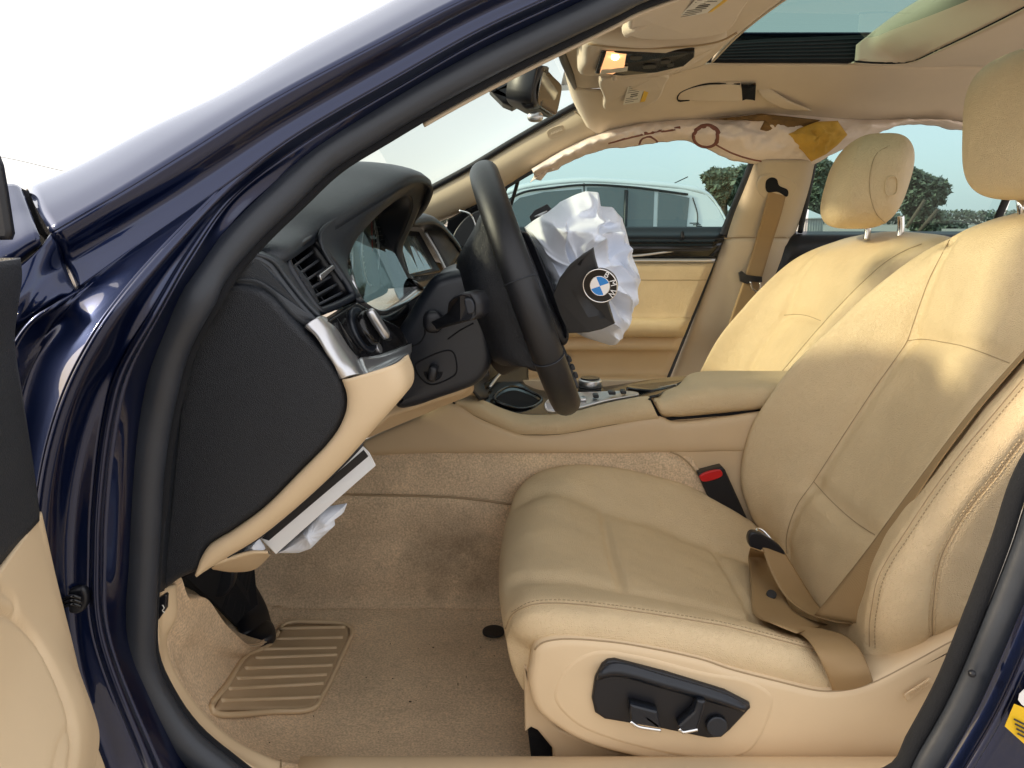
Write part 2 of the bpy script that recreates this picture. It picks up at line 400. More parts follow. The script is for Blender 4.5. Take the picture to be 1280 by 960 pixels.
def lipk(p): return 0.012 if p[2] < 0.70 and p[0] < 0 else (0.0145 if p[0] < 0.3 or p[2] > 1 else 0.022)
lip = []
for p in sc_:
    d = np.array([0.14 - p[0], 0, 0.80 - p[2]]); d /= np.linalg.norm(d); lip.append(p + d * lipk(p) + np.array([0, 0.010, 0]))
tube('seal_lip', lip, [0.0055 if (p[2] < 0.70 and p[0] < 0) else (0.0062 if p[0] < .3 else 0.009) for p in sc_], 'fuzzy', CAR, n=8, closed=True, samples=260)
body = empty('body_side', CAR)
def SS(l, off): return [S(a, b, off) for a, b in l]
J5b = SS([(30, 262), (94, 232), (187, 184), (281, 138), (375, 84), (480, 28), (600, -40), (760, -120)], 0.075)
J5 = SS([(34, 236), (94, 210), (187, 161), (281, 116), (375, 62), (480, 7), (600, -60), (760, -140)], 0.0)
J45 = SS([(47, 262), (120, 226), (214, 172), (309, 119), (428, 55), (520, 6), (640, -54), (790, -120)], -0.055)
J4 = SS([(64, 292), (150, 242), (240, 187), (337, 127), (480, 51), (575, 2), (680, -45), (820, -105)], -0.078)
J4b = SS([(72, 302), (156, 254), (246, 199), (343, 138), (485, 60), (580, 10), (685, -37), (824, -98)], -0.070)
J38 = SS([(80, 330), (165, 277), (255, 221), (352, 157), (492, 77), (588, 24), (692, -25), (830, -88)], -0.050)
J3 = SS([(95, 365), (180, 305), (277, 236), (365, 172), (500, 93), (596, 39), (700, -10), (836, -75)], -0.045)
J2 = SS([(190, 356), (232, 302), (285, 243), (372, 182), (506, 102), (602, 47), (706, -2), (842, -66)], -0.025)
J1 = SS([(226, 362), (256, 318), (305, 265), (392, 194), (516, 113), (612, 60), (716, 10), (850, -55)], -0.006)
loft('pillar_skin', [J5b, J5, J45, J4], 'paint', body, nu=70, nv=24, thick=0.003)
loft('pillar_return', [J4, J4b, J38, J3], 'paint', body, nu=70, nv=18, thick=0.003)
# front door post below the windscreen pillar: folded sheet metal
def SV(l, off, o0):
    return [S(p[0], p[1], o0 if i == 0 else (off + (o0 - off) * (0.45 if i == 1 else 0.12 if i == 2 else 0))) for i, p in enumerate(l)]
Q0 = SS([(66, 384), (46, 396), (26, 415), (6, 452), (-10, 520), (-20, 640), (-10, 760), (10, 870), (60, 985)], -0.080)
Q1 = SV([(110, 354), (80, 384), (46, 426), (22, 476), (8, 540), (2, 640), (8, 760), (35, 870), (80, 985)], -0.068, -0.052)
Q1b = SV([(180, 303), (130, 345), (82, 395), (48, 450), (28, 530), (18, 640), (22, 760), (45, 870), (95, 985)], -0.062, -0.047)
Q2 = SV([(277, 236), (214, 300), (161, 360), (120, 415), (80, 492), (52, 590), (42, 700), (60, 840), (112, 985)], -0.081, -0.045)
Q2b = SV([(281, 240), (220, 304), (168, 364), (128, 418), (88, 495), (60, 592), (50, 702), (68, 840), (122, 985)], -0.079, -0.043)
Q3 = SV([(285, 243), (226, 312), (184, 372), (155, 425), (120, 495), (96, 590), (88, 700), (96, 820), (148, 985)], -0.052, -0.034)
Q4 = SV([(288, 246), (232, 318), (190, 388), (146, 462), (130, 520), (119, 600), (114, 690), (118, 790), (190, 985)], -0.046, -0.028)
Q4b = SV([(289, 247), (235, 320), (194, 391), (152, 465), (137, 522), (126, 602), (121, 690), (126, 790), (199, 985)], -0.052, -0.028)
Q4c = SV([(290, 248), (238, 322), (197, 394), (158, 468), (143, 524), (132, 604), (127, 690), (133, 790), (208, 985)], -0.040, -0.025)
Q5 = SV([(292, 252), (248, 322), (202, 400), (174, 470), (163, 540), (156, 620), (152, 700), (151, 800), (232, 985)], -0.022, -0.016)
Q6 = SV([(305, 265), (262, 322), (216, 404), (190, 475), (176, 545), (170, 620), (166, 700), (166, 800), (250, 985)], -0.004, -0.006)
loft('pillar_foot', [[S(64, 292, -.078), S(72, 302, -.070), S(80, 330, -.052), S(97, 364, -.05), S(112, 358, -.030)], [S(48, 312, -.08), S(50, 326, -.076), S(54, 350, -.068), S(60, 378, -.066), S(68, 392, -.04)], [S(20, 335, -.08), S(18, 350, -.08), S(14, 380, -.08), S(8, 410, -.07), S(2, 445, -.045)], [S(-40, 350, -.08), S(-40, 365, -.08), S(-40, 390, -.08), S(-40, 420, -.07), S(-40, 465, -.045)]], 'paint', body, nu=30, nv=20, thick=0.002)
loft('pillar_fold', [Q0, Q1, Q1b, Q2], 'paint', body, nu=90, nv=30, thick=0.003)
def upward(q, fr):      # carry a fold of the post on along the windscreen pillar
    out = []
    for k in range(7, 2, -1):
        t = fr * 2; p = J3[k] * (1 - t) + J2[k] * t if fr < .5 else J2[k] * (2 - t) + J1[k] * (t - 1)
        out.append(p)
    return out + q
Q2, Q2b, Q3, Q4, Q4b, Q4c, Q5, Q6 = [upward(q, fr) for q, fr in ((Q2, 0), (Q2b, .06), (Q3, .3), (Q4, .45), (Q4b, .5), (Q4c, .55), (Q5, .72), (Q6, 1))]
loft('jamb_panel', [Q2, Q2b, Q3, Q4], 'paint', body, nu=150, nv=16, thick=0.003)
loft('jamb_ridge', [Q4, Q4b, Q4c], 'paint', body, nu=150, nv=10, thick=0.002)
loft('jamb_inner', [Q4c, Q5, Q6], 'paint', body, nu=150, nv=10, thick=0.003)
# sill and centre post
K = [[S(a + d, b, o) for a, b in ((1138, 990), (1163, 950), (1203, 880), (1243, 790), (1283, 690), (1325, 580))] for d, o in ((0, 0.0), (34, -0.012), (52, -0.03), (80, -0.034), (150, -0.040), (330, -0.055))]
loft('centre_post_panel', K, 'paint', body, nu=40, nv=20, thick=0.003)
tube('post_drip_edge', [S(a + 50, b + 6, -0.034) for a, b in ((1138, 990), (1163, 950), (1203, 880), (1243, 790), (1283, 690))], 0.004, 'paint', body, n=8)
tube('post_bolt', [S(1215, 842, -0.015), S(1215, 842, -0.022)], 0.004, 'black', body, n=10, samples=4)
loft('sill_panel', [[S(252, 985, -0.01), WP(-0.12, -0.76, 0.36), WP(0.28, -0.76, 0.36), S(1150, 1000, -0.01)], [S(200, 985, -0.05), WP(-0.12, -0.80, 0.35), WP(0.28, -0.80, 0.35), S(1180, 1000, -0.05)], [WP(-0.3, -0.86, 0.28), WP(-0.12, -0.86, 0.25), WP(0.28, -0.86, 0.25), WP(.5, -0.86, 0.28)]], 'paint', body, nu=40, nv=10)
# yellow sticker with print, on the centre post
st = slab('warning_sticker', [S(1268, 880, -0.056), S(1330, 905, -0.058), S(1316, 962, -0.058), S(1256, 908, -0.056)], 0.0006, 'yellow', CAR, smooth=False, bevel=0.0, n=16)
tx = []
for k in range(4):
    a, b = 1264 + k * 1.5, 896 + k * 6
    tx.append(slab_vf([S(a + 4, b + 2, -0.0585), S(a + 26, b + 13, -0.0595), S(a + 25, b + 15, -0.0595), S(a + 3, b + 4, -0.0585)], 0.0004, bevel=0, n=8, smooth=False))
v, f = join_vf(tx); new_obj('print', v, f, 'ink', st, False)
ps = slab('parking_sticker', [S(1280, 862, -0.056), S(1330, 875, -0.058), S(1325, 900, -0.058), S(1273, 876, -0.056)], 0.0006, 'white_enamel', CAR, smooth=True, bevel=0.0, n=20)
# fender end, behind the open door
fen = empty('fender', CAR)
F1 = SS([(-160, 226), (-60, 230), (0, 233), (18, 232), (25, 236)], -0.03)
F2 = SS([(-160, 262), (-60, 266), (10, 268), (30, 264), (38, 268)], -0.06)
F3 = SS([(-160, 318), (-60, 322), (10, 318), (36, 304), (50, 298)], -0.088)
F4 = SS([(-160, 400), (-60, 380), (0, 345), (30, 322), (50, 306)], -0.075)
loft('fender_skin', [F1, F2, F3, F4], 'paint', fen, nu=40, nv=24, thick=0.004)
loft('fender_gap', [SS([(24, 234), (34, 262), (47, 290), (58, 303), (30, 330), (0, 350)], -0.03), SS([(36, 240), (46, 268), (58, 292), (72, 304), (50, 340), (0, 380)], -0.03)], 'fuzzy', fen, nu=30, nv=6, thick=0.003)

slab('fender_inner', SS([(-40, 240), (40, 245), (130, 290), (140, 390), (-40, 420)], 0.03), 0.01, 'fuzzy', fen, smooth=False, bevel=0.0, n=30)
# ================================================================== open driver's door (swung out towards the viewer's left)
door = empty('driver_door', CAR)
DD = Vector((0.30, -0.954, 0)); DN = Vector((0.954, 0.30, 0))
edge_px = [(25, 322), (27, 345), (21, 390), (18, 425), (28, 496), (41, 579), (49, 639), (67, 724), (84, 795), (99, 859), (110, 882), (113, 915), (129, 962), (140, 1010)]
E = [P(a, b, -0.885) for a, b in edge_px]
def drow(i0, i1, s, bulge=0.0, dz=0.0): return [e + DD * s + DN * bulge + Vector((0, 0, dz)) for e in E[i0:i1]]
lower = E[6:]
loft('door_upper_panel', [drow(0, 7, 0, -0.02), drow(0, 7, 0.004, 0.0), drow(0, 7, 0.08, 0.0), drow(0, 7, 0.45, -0.01)], 'grey_door', door, nu=40, nv=24, thick=0.004)
def seg(s, bl): 
    return [e + DD * s + DN * b for e, b in zip(lower, bl)]
dv, df = loft_vf([seg(0, [-.02] * 8), seg(0.003, [0.0, 0, 0, 0, 0.0, 0, 0, 0]), seg(0.02, [0.001, 0.004, 0.006, 0.008, 0.006, 0.004, 0.004, 0.004]), seg(0.05, [0.002, 0.006, 0.014, 0.02, 0.016, 0.008, 0.006, 0.004]), seg(0.12, [0.003, 0.01, 0.035, 0.03, 0.02, 0.01, 0.008, 0.006]), seg(0.45, [0.004, 0.02, 0.05, 0.03, 0.02, 0.01, 0.008, 0.006])], 120, 160)
dl = [on_mesh(dv, df, q, 60) for q in ([(-2, 766), (12, 771), (40, 800), (66, 845), (84, 892), (90, 925), (86, 962)], [(88, 905), (74, 930), (66, 962)], [(0, 740), (14, 752), (18, 770)])]
dv = groove(dv, df, dl[:1], 0.0035, 0.0045); dv = groove(dv, df, dl[1:], 0.003, 0.002)
solid(new_obj('door_lower_panel', dv, df, 'beige_plastic', door), 0.004)
loft('door_pocket', [[P(12, 772, -0.905) + DD * 0.02, P(40, 800, -0.915), P(70, 850, -0.915), P(86, 900, -0.915), P(84, 962, -0.915), P(80, 1010, -0.915)], [P(-40, 765, -0.93), P(10, 810, -0.935), P(40, 860, -0.935), P(55, 910, -0.935), P(55, 962, -0.935), P(50, 1010, -0.935)], [P(-120, 765, -0.95), P(-80, 810, -0.96), P(-40, 860, -0.96), P(-20, 910, -0.96), P(-20, 962, -0.96), P(-20, 1010, -0.96)]], 'beige_plastic', door, nu=40, nv=16, thick=0.006)
for o_ in door.children:
    if o_.name.startswith('door_pocket'): o_.location = DN * 0.012
loft('door_shell', [[e - DN * 0.02 for e in E], [e - DN * 0.09 + DD * 0.01 for e in E], [e - DN * 0.10 + DD * 0.3 for e in E]], 'paint', door, nu=40, nv=12, thick=0.004)
loft('door_edge_seal', [[e - DN * 0.018 + DD * 0.001 for e in E], [e - DN * 0.035 - DD * 0.006 for e in E], [e - DN * 0.05 for e in E]], 'rubber', door, nu=40, nv=8, thick=0.003)
slab('mirror_base', [P(-80, 150, -0.93), P(-12, 180, -0.93), P(-2, 206, -0.93), P(4, 240, -0.93), P(12, 292, -0.93), P(9, 300, -0.93), P(-80, 302, -0.93)], 0.006, 'black', door, smooth=False, bevel=0.003)
hg = slab('door_check', [S(76, 742, -0.055), S(102, 735, -0.055), S(108, 752, -0.055), S(98, 768, -0.055), S(78, 764, -0.055)], 0.02, 'black', CAR, bevel=0.004)
for k in range(3): tube('bolt_ring', [S(80, 748 + 5 * k, -0.059), S(92, 745 + 5 * k, -0.062), S(101, 748 + 5 * k, -0.059)], 0.002, 'gloss', hg, n=6)

# ================================================================== windscreen, far pillar, roof
far_edge = [WP(-0.66, 0.735, 0.865), WP(-0.42, 0.71, 0.97)] + [SF(a, b, 0.005) for a, b in ((540, 236), (587, 211), (640, 179), (690, 150), (727, 129))]
def mirror(l): return [Vector((p[0], -p[1], p[2])) for p in l]
mid = [Vector((p[0] - 0.085, 0, p[2] + 0.028)) for p in far_edge]
q1 = [Vector((p[0] - 0.055, p[1] * 0.6, p[2] + 0.020)) for p in far_edge]
loft('windscreen', [far_edge, q1, mid, mirror(q1), mirror(far_edge)], 'wind_glass', CAR, nu=30, nv=30, thick=0)
pl = loft('pillar_trim', [[SF(a, b, 0.0) for a, b in ((505, 258), (540, 237), (587, 212), (640, 180), (690, 152), (727, 131))],
      [SF(a, b, -0.022) for a, b in ((512, 268), (550, 251), (597, 226), (652, 194), (702, 166), (733, 147))],
      [SF(a, b, -0.012) for a, b in ((522, 280), (562, 266), (606, 245), (664, 209), (714, 183), (752, 168))],
      [SF(a, b, 0.03) for a, b in ((526, 284), (566, 270), (609, 250), (667, 213), (717, 187), (754, 171))]], 'pillar', CAR, nu=50, nv=18, thick=0.003)
tube('windscreen_edge', [SF(a, b, -0.004) for a, b in ((530, 240), (587, 209), (640, 177), (690, 148), (728, 127))], 0.008, 'black', CAR, n=8, flat=0.6)
tube('trim_seam', [SF(718, 139, -.02), SF(736, 153, -.03), SF(753, 169, -.02)], 0.0014, 'leather_dark', CAR, n=6)
pla = slab('airbag_plate', [SF(684, 164, -0.025), SF(704, 157, -0.025), SF(705, 165, -0.025), SF(687, 173, -0.025)], 0.002, 'pillar', pl, bevel=0.001, n=30)
# near pillar trim seen edge on below the seal lip
nb = inward(0.0215, 0.020)
ii = [i for i, p in enumerate(nb) if p[2] > 1.0 and -0.10 < p[0] < 0.26]
ii.sort(key=lambda i: nb[i][0])
tube('pillar_trim_edge', [nb[i] for i in ii], 0.0024, 'pillar', CAR, n=8, samples=80)

H1 = [SF(a, b, -0.015) for a, b in ((736, 162), (752, 169), (772, 161), (811, 154), (855, 151), (888, 148), (951, 143), (1070, 151), (1137, 152), (1220, 156), (1330, 166))]
H2 = PL([(718, 128), (730, 138), (760, 142), (800, 139), (850, 132), (886, 128), (950, 120), (1060, 121), (1137, 123), (1230, 127), (1340, 132)], 0.49)
H3 = PL([(709, 100), (719, 108), (748, 112), (790, 104), (840, 92), (880, 80), (940, 79), (1050, 80), (1130, 82), (1230, 82), (1340, 85)], 0.36)
loft('headliner_rail', [H1, H2, H3], 'headliner', CAR, nu=90, nv=20, thick=0.004)
up4 = lambda l: [p + Vector((0, -0.02, 0.045)) for p in l]
loft('headliner_rail', [up4(mirror(H1)), up4(mirror(H2)), mirror(H3)], 'headliner', CAR, nu=90, nv=20, thick=0.004)
h3f = [H3[0], H3[1], H3[3], H3[4], H3[5]]
c0 = [WP(0.095, 0.1, 1.306), WP(0.15, 0.1, 1.302), WP(0.24, 0.1, 1.305), WP(0.33, 0.1, 1.322), WP(0.425, 0.1, 1.335)]
loft('headliner_front', [h3f, c0, mirror(c0), mirror(h3f)], 'headliner', CAR, nu=40, nv=40, thick=0.004)
# sunroof: pleated wall, glass, shade
sr = empty('sunroof', CAR)
wl = PL([(886, 78), (930, 78), (980, 78), (1030, 78), (1070, 78), (1110, 78)], 0.35); wu = PL([(909, 53), (960, 49), (1010, 47), (1060, 45), (1108, 43), (1150, 42)], 0.375)
loft('opening_wall', [wl, wu], 'fuzzy', sr, nu=30, nv=4, thick=0.004)
for k in range(1, 7):
    t = k / 7; tube('pleat', [a * (1 - t) + b * t + Vector((0, -0.002, 0)) for a, b in zip(wl, wu)], 0.0022, 'black', sr, n=6)
zg = wu[1].z
new_obj('sunroof_glass', [(0.36, -0.40, zg), (1.35, -0.40, zg - .01), (1.35, 0.40, zg - .01), (0.36, 0.40, zg)], [(0, 1, 2, 3)], 'roof_glass', sr, False)
fr = [WP(0.445, 0.35, 1.332), WP(0.432, 0.1, 1.335), WP(0.432, -0.1, 1.335), WP(0.445, -0.35, 1.332)]
loft('opening_front_wall', [fr, [p + Vector((0.02, 0, 0.05)) for p in fr]], 'headliner', sr, nu=30, nv=4)
SH1 = PL([(1068, 76), (1100, 78), (1133, 77), (1175, 61), (1280, 8), (1360, -30)], 0.34)
sh_a = [SH1[0], SH1[1], SH1[2], P(1175, 60, 0.20), P(1280, 8, -0.02), P(1400, -60, -0.2)]
sh_b = [P(1069, 73, 0.34), P(1080, 64, 0.34), P(1092, 55, 0.335), P(1122, 34, 0.25), P(1186, -4, 0.08), P(1260, -60, -0.15)]
sh_c = [p + Vector((0.0, 0, 0.028)) for p in sh_b]
loft('sunroof_shade', [sh_a, [a * .5 + b * .5 + Vector((0, 0, -0.006)) for a, b in zip(sh_a, sh_b)], sh_b, sh_c], 'headliner', sr, nu=40, nv=16, thick=0.004)
loft('headliner_rear', [PL([(1060, 80), (1100, 81), (1133, 82), (1230, 82), (1340, 85), (1420, 88)], 0.36), [p + Vector((0, 0, -0.003)) for p in sh_a]], 'headliner', CAR, nu=30, nv=16, thick=0.004)
tube('shade_seam', [p + Vector((0, 0, -0.001)) for p in sh_a], 0.0025, 'fuzzy', sr, n=6)
rear = [WP(0.98, 0.36, 1.31), WP(1.0, 0.1, 1.335), WP(1.0, -0.1, 1.335), WP(0.98, -0.36, 1.31)]
# outer roof skin
loft('roof_skin', [[WP(0.12, y, 1.345 - 0.12 * y * y) for y in (-.56, -.3, 0, .3, .56)], [WP(0.30, y, 1.385 - 0.2 * y * y) for y in (-.58, -.3, 0, .3, .58)], [WP(0.36, y, 1.395 - 0.2 * y * y) for y in (-.58, -.3, 0, .3, .58)]], 'paint', CAR, nu=20, nv=8)
for s in (-1, 1):
    loft('roof_rail', [[WP(x, s * 0.40, 1.405) for x in (.34, .6, .9, 1.3)], [WP(x, s * 0.54, 1.36) for x in (.28, .6, .9, 1.3)], [WP(x, s * 0.61, 1.27) for x in (.24, .6, .9, 1.3)]], 'paint', CAR, nu=20, nv=8)

# roof console with lit lamp, visors, handle
rc = empty('roof_console', CAR)
con = [P(735, 57, -0.12), P(728, 80, -0.02), P(724, 95, 0.06), P(744, 97, 0.085), P(790, 99, 0.08), P(830, 96, 0.07), P(868, 82, 0.06), P(900, 60, -0.02), P(905, 52, -0.10), P(833, 60, -0.13), P(767, 59, -0.13)]
slab('console_body', con, 0.05, 'headliner', rc, bevel=0.012)
tube('console_seam', PL([(735, 55), (767, 59), (833, 60), (899, 52), (921, 41)], -0.125), 0.0016, 'leather_dark', rc, n=6)
def drop(p, d=0.006): return p + Vector((0, 0, -d))
gp = [P(752, 66, -0.055), P(785, 67, -0.055), P(868, 66, -0.055), P(868, 72, -0.03), P(855, 83, 0.015), P(820, 91, 0.05), P(778, 95, 0.065), P(744, 92, 0.06)]
def hang(px, py, Y, d): return P(px, py, Y) + (CAM - P(px, py, Y)).normalized() * d
gp = [p + (CAM - p).normalized() * 0.046 for p in gp]
slab('switch_panel', gp, 0.008, 'gloss', rc, bevel=0.002, smooth=False, n=60)
def cpt(px, py, d):        # a point on the console's underside
    Y = (py - 66) / 29 * 0.118 - 0.055; p = P(px, py, Y); return p + (CAM - p).normalized() * (d + 0.034)
slab('lamp_lens', [cpt(758, 67, .018), cpt(783, 68, .018), cpt(780, 86, .018), cpt(766, 93, .018), cpt(750, 92, .018)], 0.004, 'lens', rc, bevel=0.001, smooth=False, n=40)
v, f = sellip_vf(cpt(769, 72, .024), (0.013, 0.013, 0.008), e1=1, e2=1, nu=16, nv=10); new_obj('lamp_bulb', v, f, 'bulb', rc)
slab('lens_strip', [cpt(752, 87, .0195), cpt(785, 84, .0195), cpt(784, 89, .0195), cpt(750, 93, .0195)], 0.002, 'label', rc, bevel=0.0, smooth=False, n=20)
for a, b, w in ((795, 73, 12), (812, 84, 14), (832, 78, 10), (838, 82, 6)):
    slab('console_button', [cpt(a - w / 2, b - 1.8, .018), cpt(a + w / 2, b - 2.6, .018), cpt(a + w / 2, b + 1.6, .018), cpt(a - w / 2, b + 2.4, .018)], 0.003, 'black', rc, bevel=0.0008, n=20)
def visor(name, pts, hinge, lab, yl, par):
    o = slab('sun_visor', pts, 0.018, 'headliner', par, bevel=0.006, n=80)
    l = slab('visor_label', lab, 0.0006, 'label', o, bevel=0, smooth=False, n=12)
    slab('label_stripe', yl, 0.0006, 'yellow', o, bevel=0, smooth=False, n=12)
    a, b, c, d = [np.array(tuple(p)) for p in lab]; T = []
    rnd = random.Random(3)
    for k in range(9):
        t = 0.07 + k * 0.1; u1 = 0.5 + rnd.random() * 0.4
        q = lambda u, w: Vector(((a * (1 - u) + b * u) * (1 - w) + (d * (1 - u) + c * u) * w)) + (CAM - Vector(a)).normalized() * 0.0008
        th = 0.022 if not 3 < k < 6 else 0.05
        T.append(slab_vf([q(0.08 if th < .03 else .3, t), q(u1 if th < .03 else .75, t), q(u1 if th < .03 else .7, t + th), q(0.08 if th < .03 else .32, t + th)], 0.0003, bevel=0, n=8, smooth=False))
    v, f = join_vf(T); new_obj('label_print', v, f, 'ink', o, False)
    return o
V3 = lambda px, py, Y, d=0.03: hang(px, py, Y, d)
visor('v', [V3(755, 99, .10), V3(790, 98, .10), V3(832, 96, .10), V3(831, 109, .2), V3(820, 128, .33), V3(802, 136, .37), V3(780, 140, .39), V3(757, 138, .38), V3(755, 125, .30)], None,
      [V3(785, 107, .17, .033), V3(808, 104, .17, .033), V3(799, 128, .31, .033), V3(779, 131, .31, .033)], [V3(809, 104, .17, .033), V3(816, 102, .17, .033), V3(806, 127, .31, .033), V3(800, 128, .31, .033)], CAR)
visor('v', [V3(786, 40, -.28), V3(800, 50, -.2), V3(860, 50, -.17), V3(905, 42, -.16), V3(928, 16, -.26), V3(960, -70, -.48), V3(840, -60, -.50), V3(794, 8, -.40)], None,
      [V3(846, 24, -.30, .033), V3(884, 16, -.30, .033), V3(908, -3, -.38, .033), V3(872, -3, -.38, .033)], [V3(885, 16, -.30, .033), V3(890, 15, -.30, .033), V3(914, -3, -.38, .033), V3(908, -3, -.38, .033)], CAR)
tube('visor_arm', [V3(783, 38, -.27, .035), V3(796, 33, -.28, .04), V3(814, 22, -.3, .035)], [0.010, 0.009, 0.006], 'headliner', CAR, n=10)
tube('visor_clip', [V3(768, 92, .09, .035), V3(768, 100, .10, .04)], 0.005, 'headliner', CAR, n=8)
gh = slab('grab_handle', [hang(846, 125, .50, .042), hang(853, 114, .47, .042), hang(877, 108, .46, .042), hang(926, 107, .46, .042), hang(928, 126, .5, .042), hang(900, 128, .5, .042), hang(866, 127, .5, .042)], 0.014, 'headliner', CAR, bevel=0.006, n=70)
tube('handle_gap', [hang(862, 125, .5, .044), hang(848, 126, .50, .042), hang(850, 116, .475, .042), hang(877, 106, .46, .042), hang(925, 105, .46, .042)], 0.002, 'fuzzy', gh, n=6)
slab('handle_recess', [hang(927, 108, .46, .042), hang(936, 110, .46, .042), hang(945, 107, .46, .042), hang(944, 126, .5, .042), hang(934, 124, .5, .042), hang(928, 126, .5, .042)], 0.008, 'fuzzy', gh, bevel=0.001, n=30, smooth=False)
loft('headliner_tear', [[hang(945, 106, .46, .004), hang(950, 118, .48, .014), hang(962, 128, .5, .008), hang(985, 137, .53, .006)], [hang(952, 104, .46, .006), hang(970, 116, .48, .016), hang(990, 128, .5, .010), hang(1015, 138, .53, .006)]], 'headliner', CAR, nu=20, nv=8, thick=0.003)

# mirror on the windscreen
rm = empty('rear_view_mirror', CAR)
mA, mB, mD = P(677, 83, -.11), P(702, 108, .11), P(668, 131, -.11); mC = mB + (mD - mA) * 0.95
def mq(u, w): return (mA * (1 - u) + mB * u) * (1 - w) + (mD * (1 - u) + mC * u) * w
fc = [mq(u, w) for u, w in ((0, .1), (.04, 0), (.5, -.03), (.95, 0), (1, .1), (1, .8), (.93, .98), (.5, 1.04), (.08, .98), (0, .85))]
bk = Vector((-0.045, -0.012, 0.004))
ctr = sum((p for p in fc), Vector()) / len(fc)
slab('mirror_housing', [ctr + (p - ctr) * 1.07 + bk * 0.10 for p in fc], 0.045, 'black', rm, bevel=0.004, n=60, front=(0.8, -0.55, -0.1))
ctr = sum((p for p in fc), Vector()) / len(fc)
slab('mirror_glass', [ctr + (p - ctr) * 0.93 + Vector((0.003, -0.002, 0)) for p in fc], 0.003, 'mirror', rm, bevel=0.001, n=60, front=(0.8, -0.55, -0.1))
slab('housing_side', [P(649, 91, -.11), P(662, 84, -.115), P(677, 82, -.115), P(669, 110, -.118), P(668, 133, -.11), P(655, 136, -.10), P(647, 124, -.105)], 0.05, 'black', rm, bevel=0.01, n=50)
slab('sensor_pod', [P(611, 111, .02), P(628, 103, .02), P(650, 98, .02), P(649, 128, .02), P(640, 133, .02), P(628, 128, .02)], 0.07, 'black', rm, bevel=0.008, n=50, smooth=False)
tube('mirror_arm', [P(640, 112, .04), P(655, 108, .03), P(675, 112, .02)], 0.012, 'black', rm, n=10)
v, f = sellip_vf(P(669, 146, -0.08), (0.028, 0.02, 0.018), e1=.8, e2=.8, nu=20, nv=12); new_obj('sensor_foot', v, f, 'silver', rm)
tube('windscreen_header', [far_edge[-1], SF(722, 112, -0.13), P(713, 92, .25), P(703, 66, .1), Vector((0.09, 0, 1.31)), Vector((0.095, -.1, 1.306)), Vector((0.13, -.3, 1.295)), Vector((far_edge[-1][0], -far_edge[-1][1], far_edge[-1][2]))], 0.011, 'black', CAR, n=8, flat=0.7)

# ================================================================== passenger side
pd = empty('passenger_door', CAR)
def prow(y0, y1, Y, x0=540, x1=960, k=8): return [P(x0 + (x1 - x0) * i / (k - 1), y0 + (y1 - y0) * i / (k - 1), Y) for i in range(k)]
def sealx(y): return 940 - (y - 208) * (940 - 832) / (470 - 208)
def drw(y, Y, x0=540, dx=0): x1 = sealx(y) + 2 + dx; return [P(x0 + (x1 - x0) * i / 7, y, Y) for i in range(8)]
loft('window_sill', [drw(284, .75), drw(291, .725), drw(297, .70), drw(301, .695)], 'black', pd, nu=30, nv=10)
loft('trim_strip', [drw(299, .70), drw(304, .685), drw(314, .682), drw(323, .69)], 'gloss', pd, nu=30, nv=10)
tube('trim_highlight', [P(700, 320, .682), P(790, 320, .682), P(840, 314, .682), P(sealx(309), 309, .684)], 0.004, 'silver', pd, n=6, flat=0.5)  # highlight on the gloss strip, laid on as a silver line
loft('metal_strip', [drw(323, .688), drw(325.5, .678), drw(328, .686)], 'silver', pd, nu=30, nv=6)
loft('door_upper_skin', [drw(328, .69), drw(333, .683), drw(360, .680), drw(394, .672), drw(399, .666)], 'leather', pd, nu=30, nv=20)
tube('door_stitch', drw(350, .679), 0.0012, 'leather_dark', pd, n=6)
loft('armrest', [drw(398, .668), drw(400, .63), drw(404, .618), drw(414, .618), drw(419, .63), drw(421, .668)], 'leather', pd, nu=30, nv=24)
loft('door_lower_skin', [drw(419, .668), drw(428, .655), drw(436, .652), drw(439, .672), drw(452, .68), drw(468, .675), drw(474, .645), drw(486, .64), drw(520, .66), drw(600, .68)], 'beige_panel', pd, nu=30, nv=50)
for k, x in enumerate((708,)): slab('door_catch', [P(704, 446, .66), P(711, 444, .66), P(712, 452, .66), P(705, 454, .66)], 0.01, 'black', pd, bevel=0.002, n=20)
tube('lock_pin', [P(853, 298, .70), P(853, 289, .70)], [0.007, 0.004], 'black', pd, n=8, samples=5)
def pane(name, l, par, off=0.02): 
    p = [SF(a, b, off) for a, b in l]; return new_obj(name, p, [tuple(range(len(p)))], 'door_glass', par, False)
pane('door_window', [(575, 300), (590, 262), (645, 222), (700, 186), (752, 162), (850, 140), (950, 135), (960, 206), (905, 300)], pd)
tube('quarter_divider', [SF(650, 216, .012), SF(645, 235, .012), SF(636, 265, .012), SF(630, 295, .012)], 0.005, 'black', pd, n=6)
slab('mirror_sail', [SF(556, 300, 0), SF(560, 276, 0), SF(600, 254, 0), SF(636, 232, 0), SF(626, 262, 0), SF(618, 300, 0)], 0.01, 'black', pd, smooth=False, bevel=0.002, n=40)
tube('window_seal', [SF(600, 254, .002), SF(662, 216, .002), SF(716, 188, .002), SF(756, 172, .002)], 0.006, 'rubber', pd, n=8)
tube('door_seal', [SF(946, 190, 0.0), SF(938, 212, 0.0), SF(905, 292, -0.012), SF(880, 352, -.03), SF(856, 412, -.04), SF(832, 472, -.05)], 0.0125, 'rubber', CAR, n=10, flat=0.7)
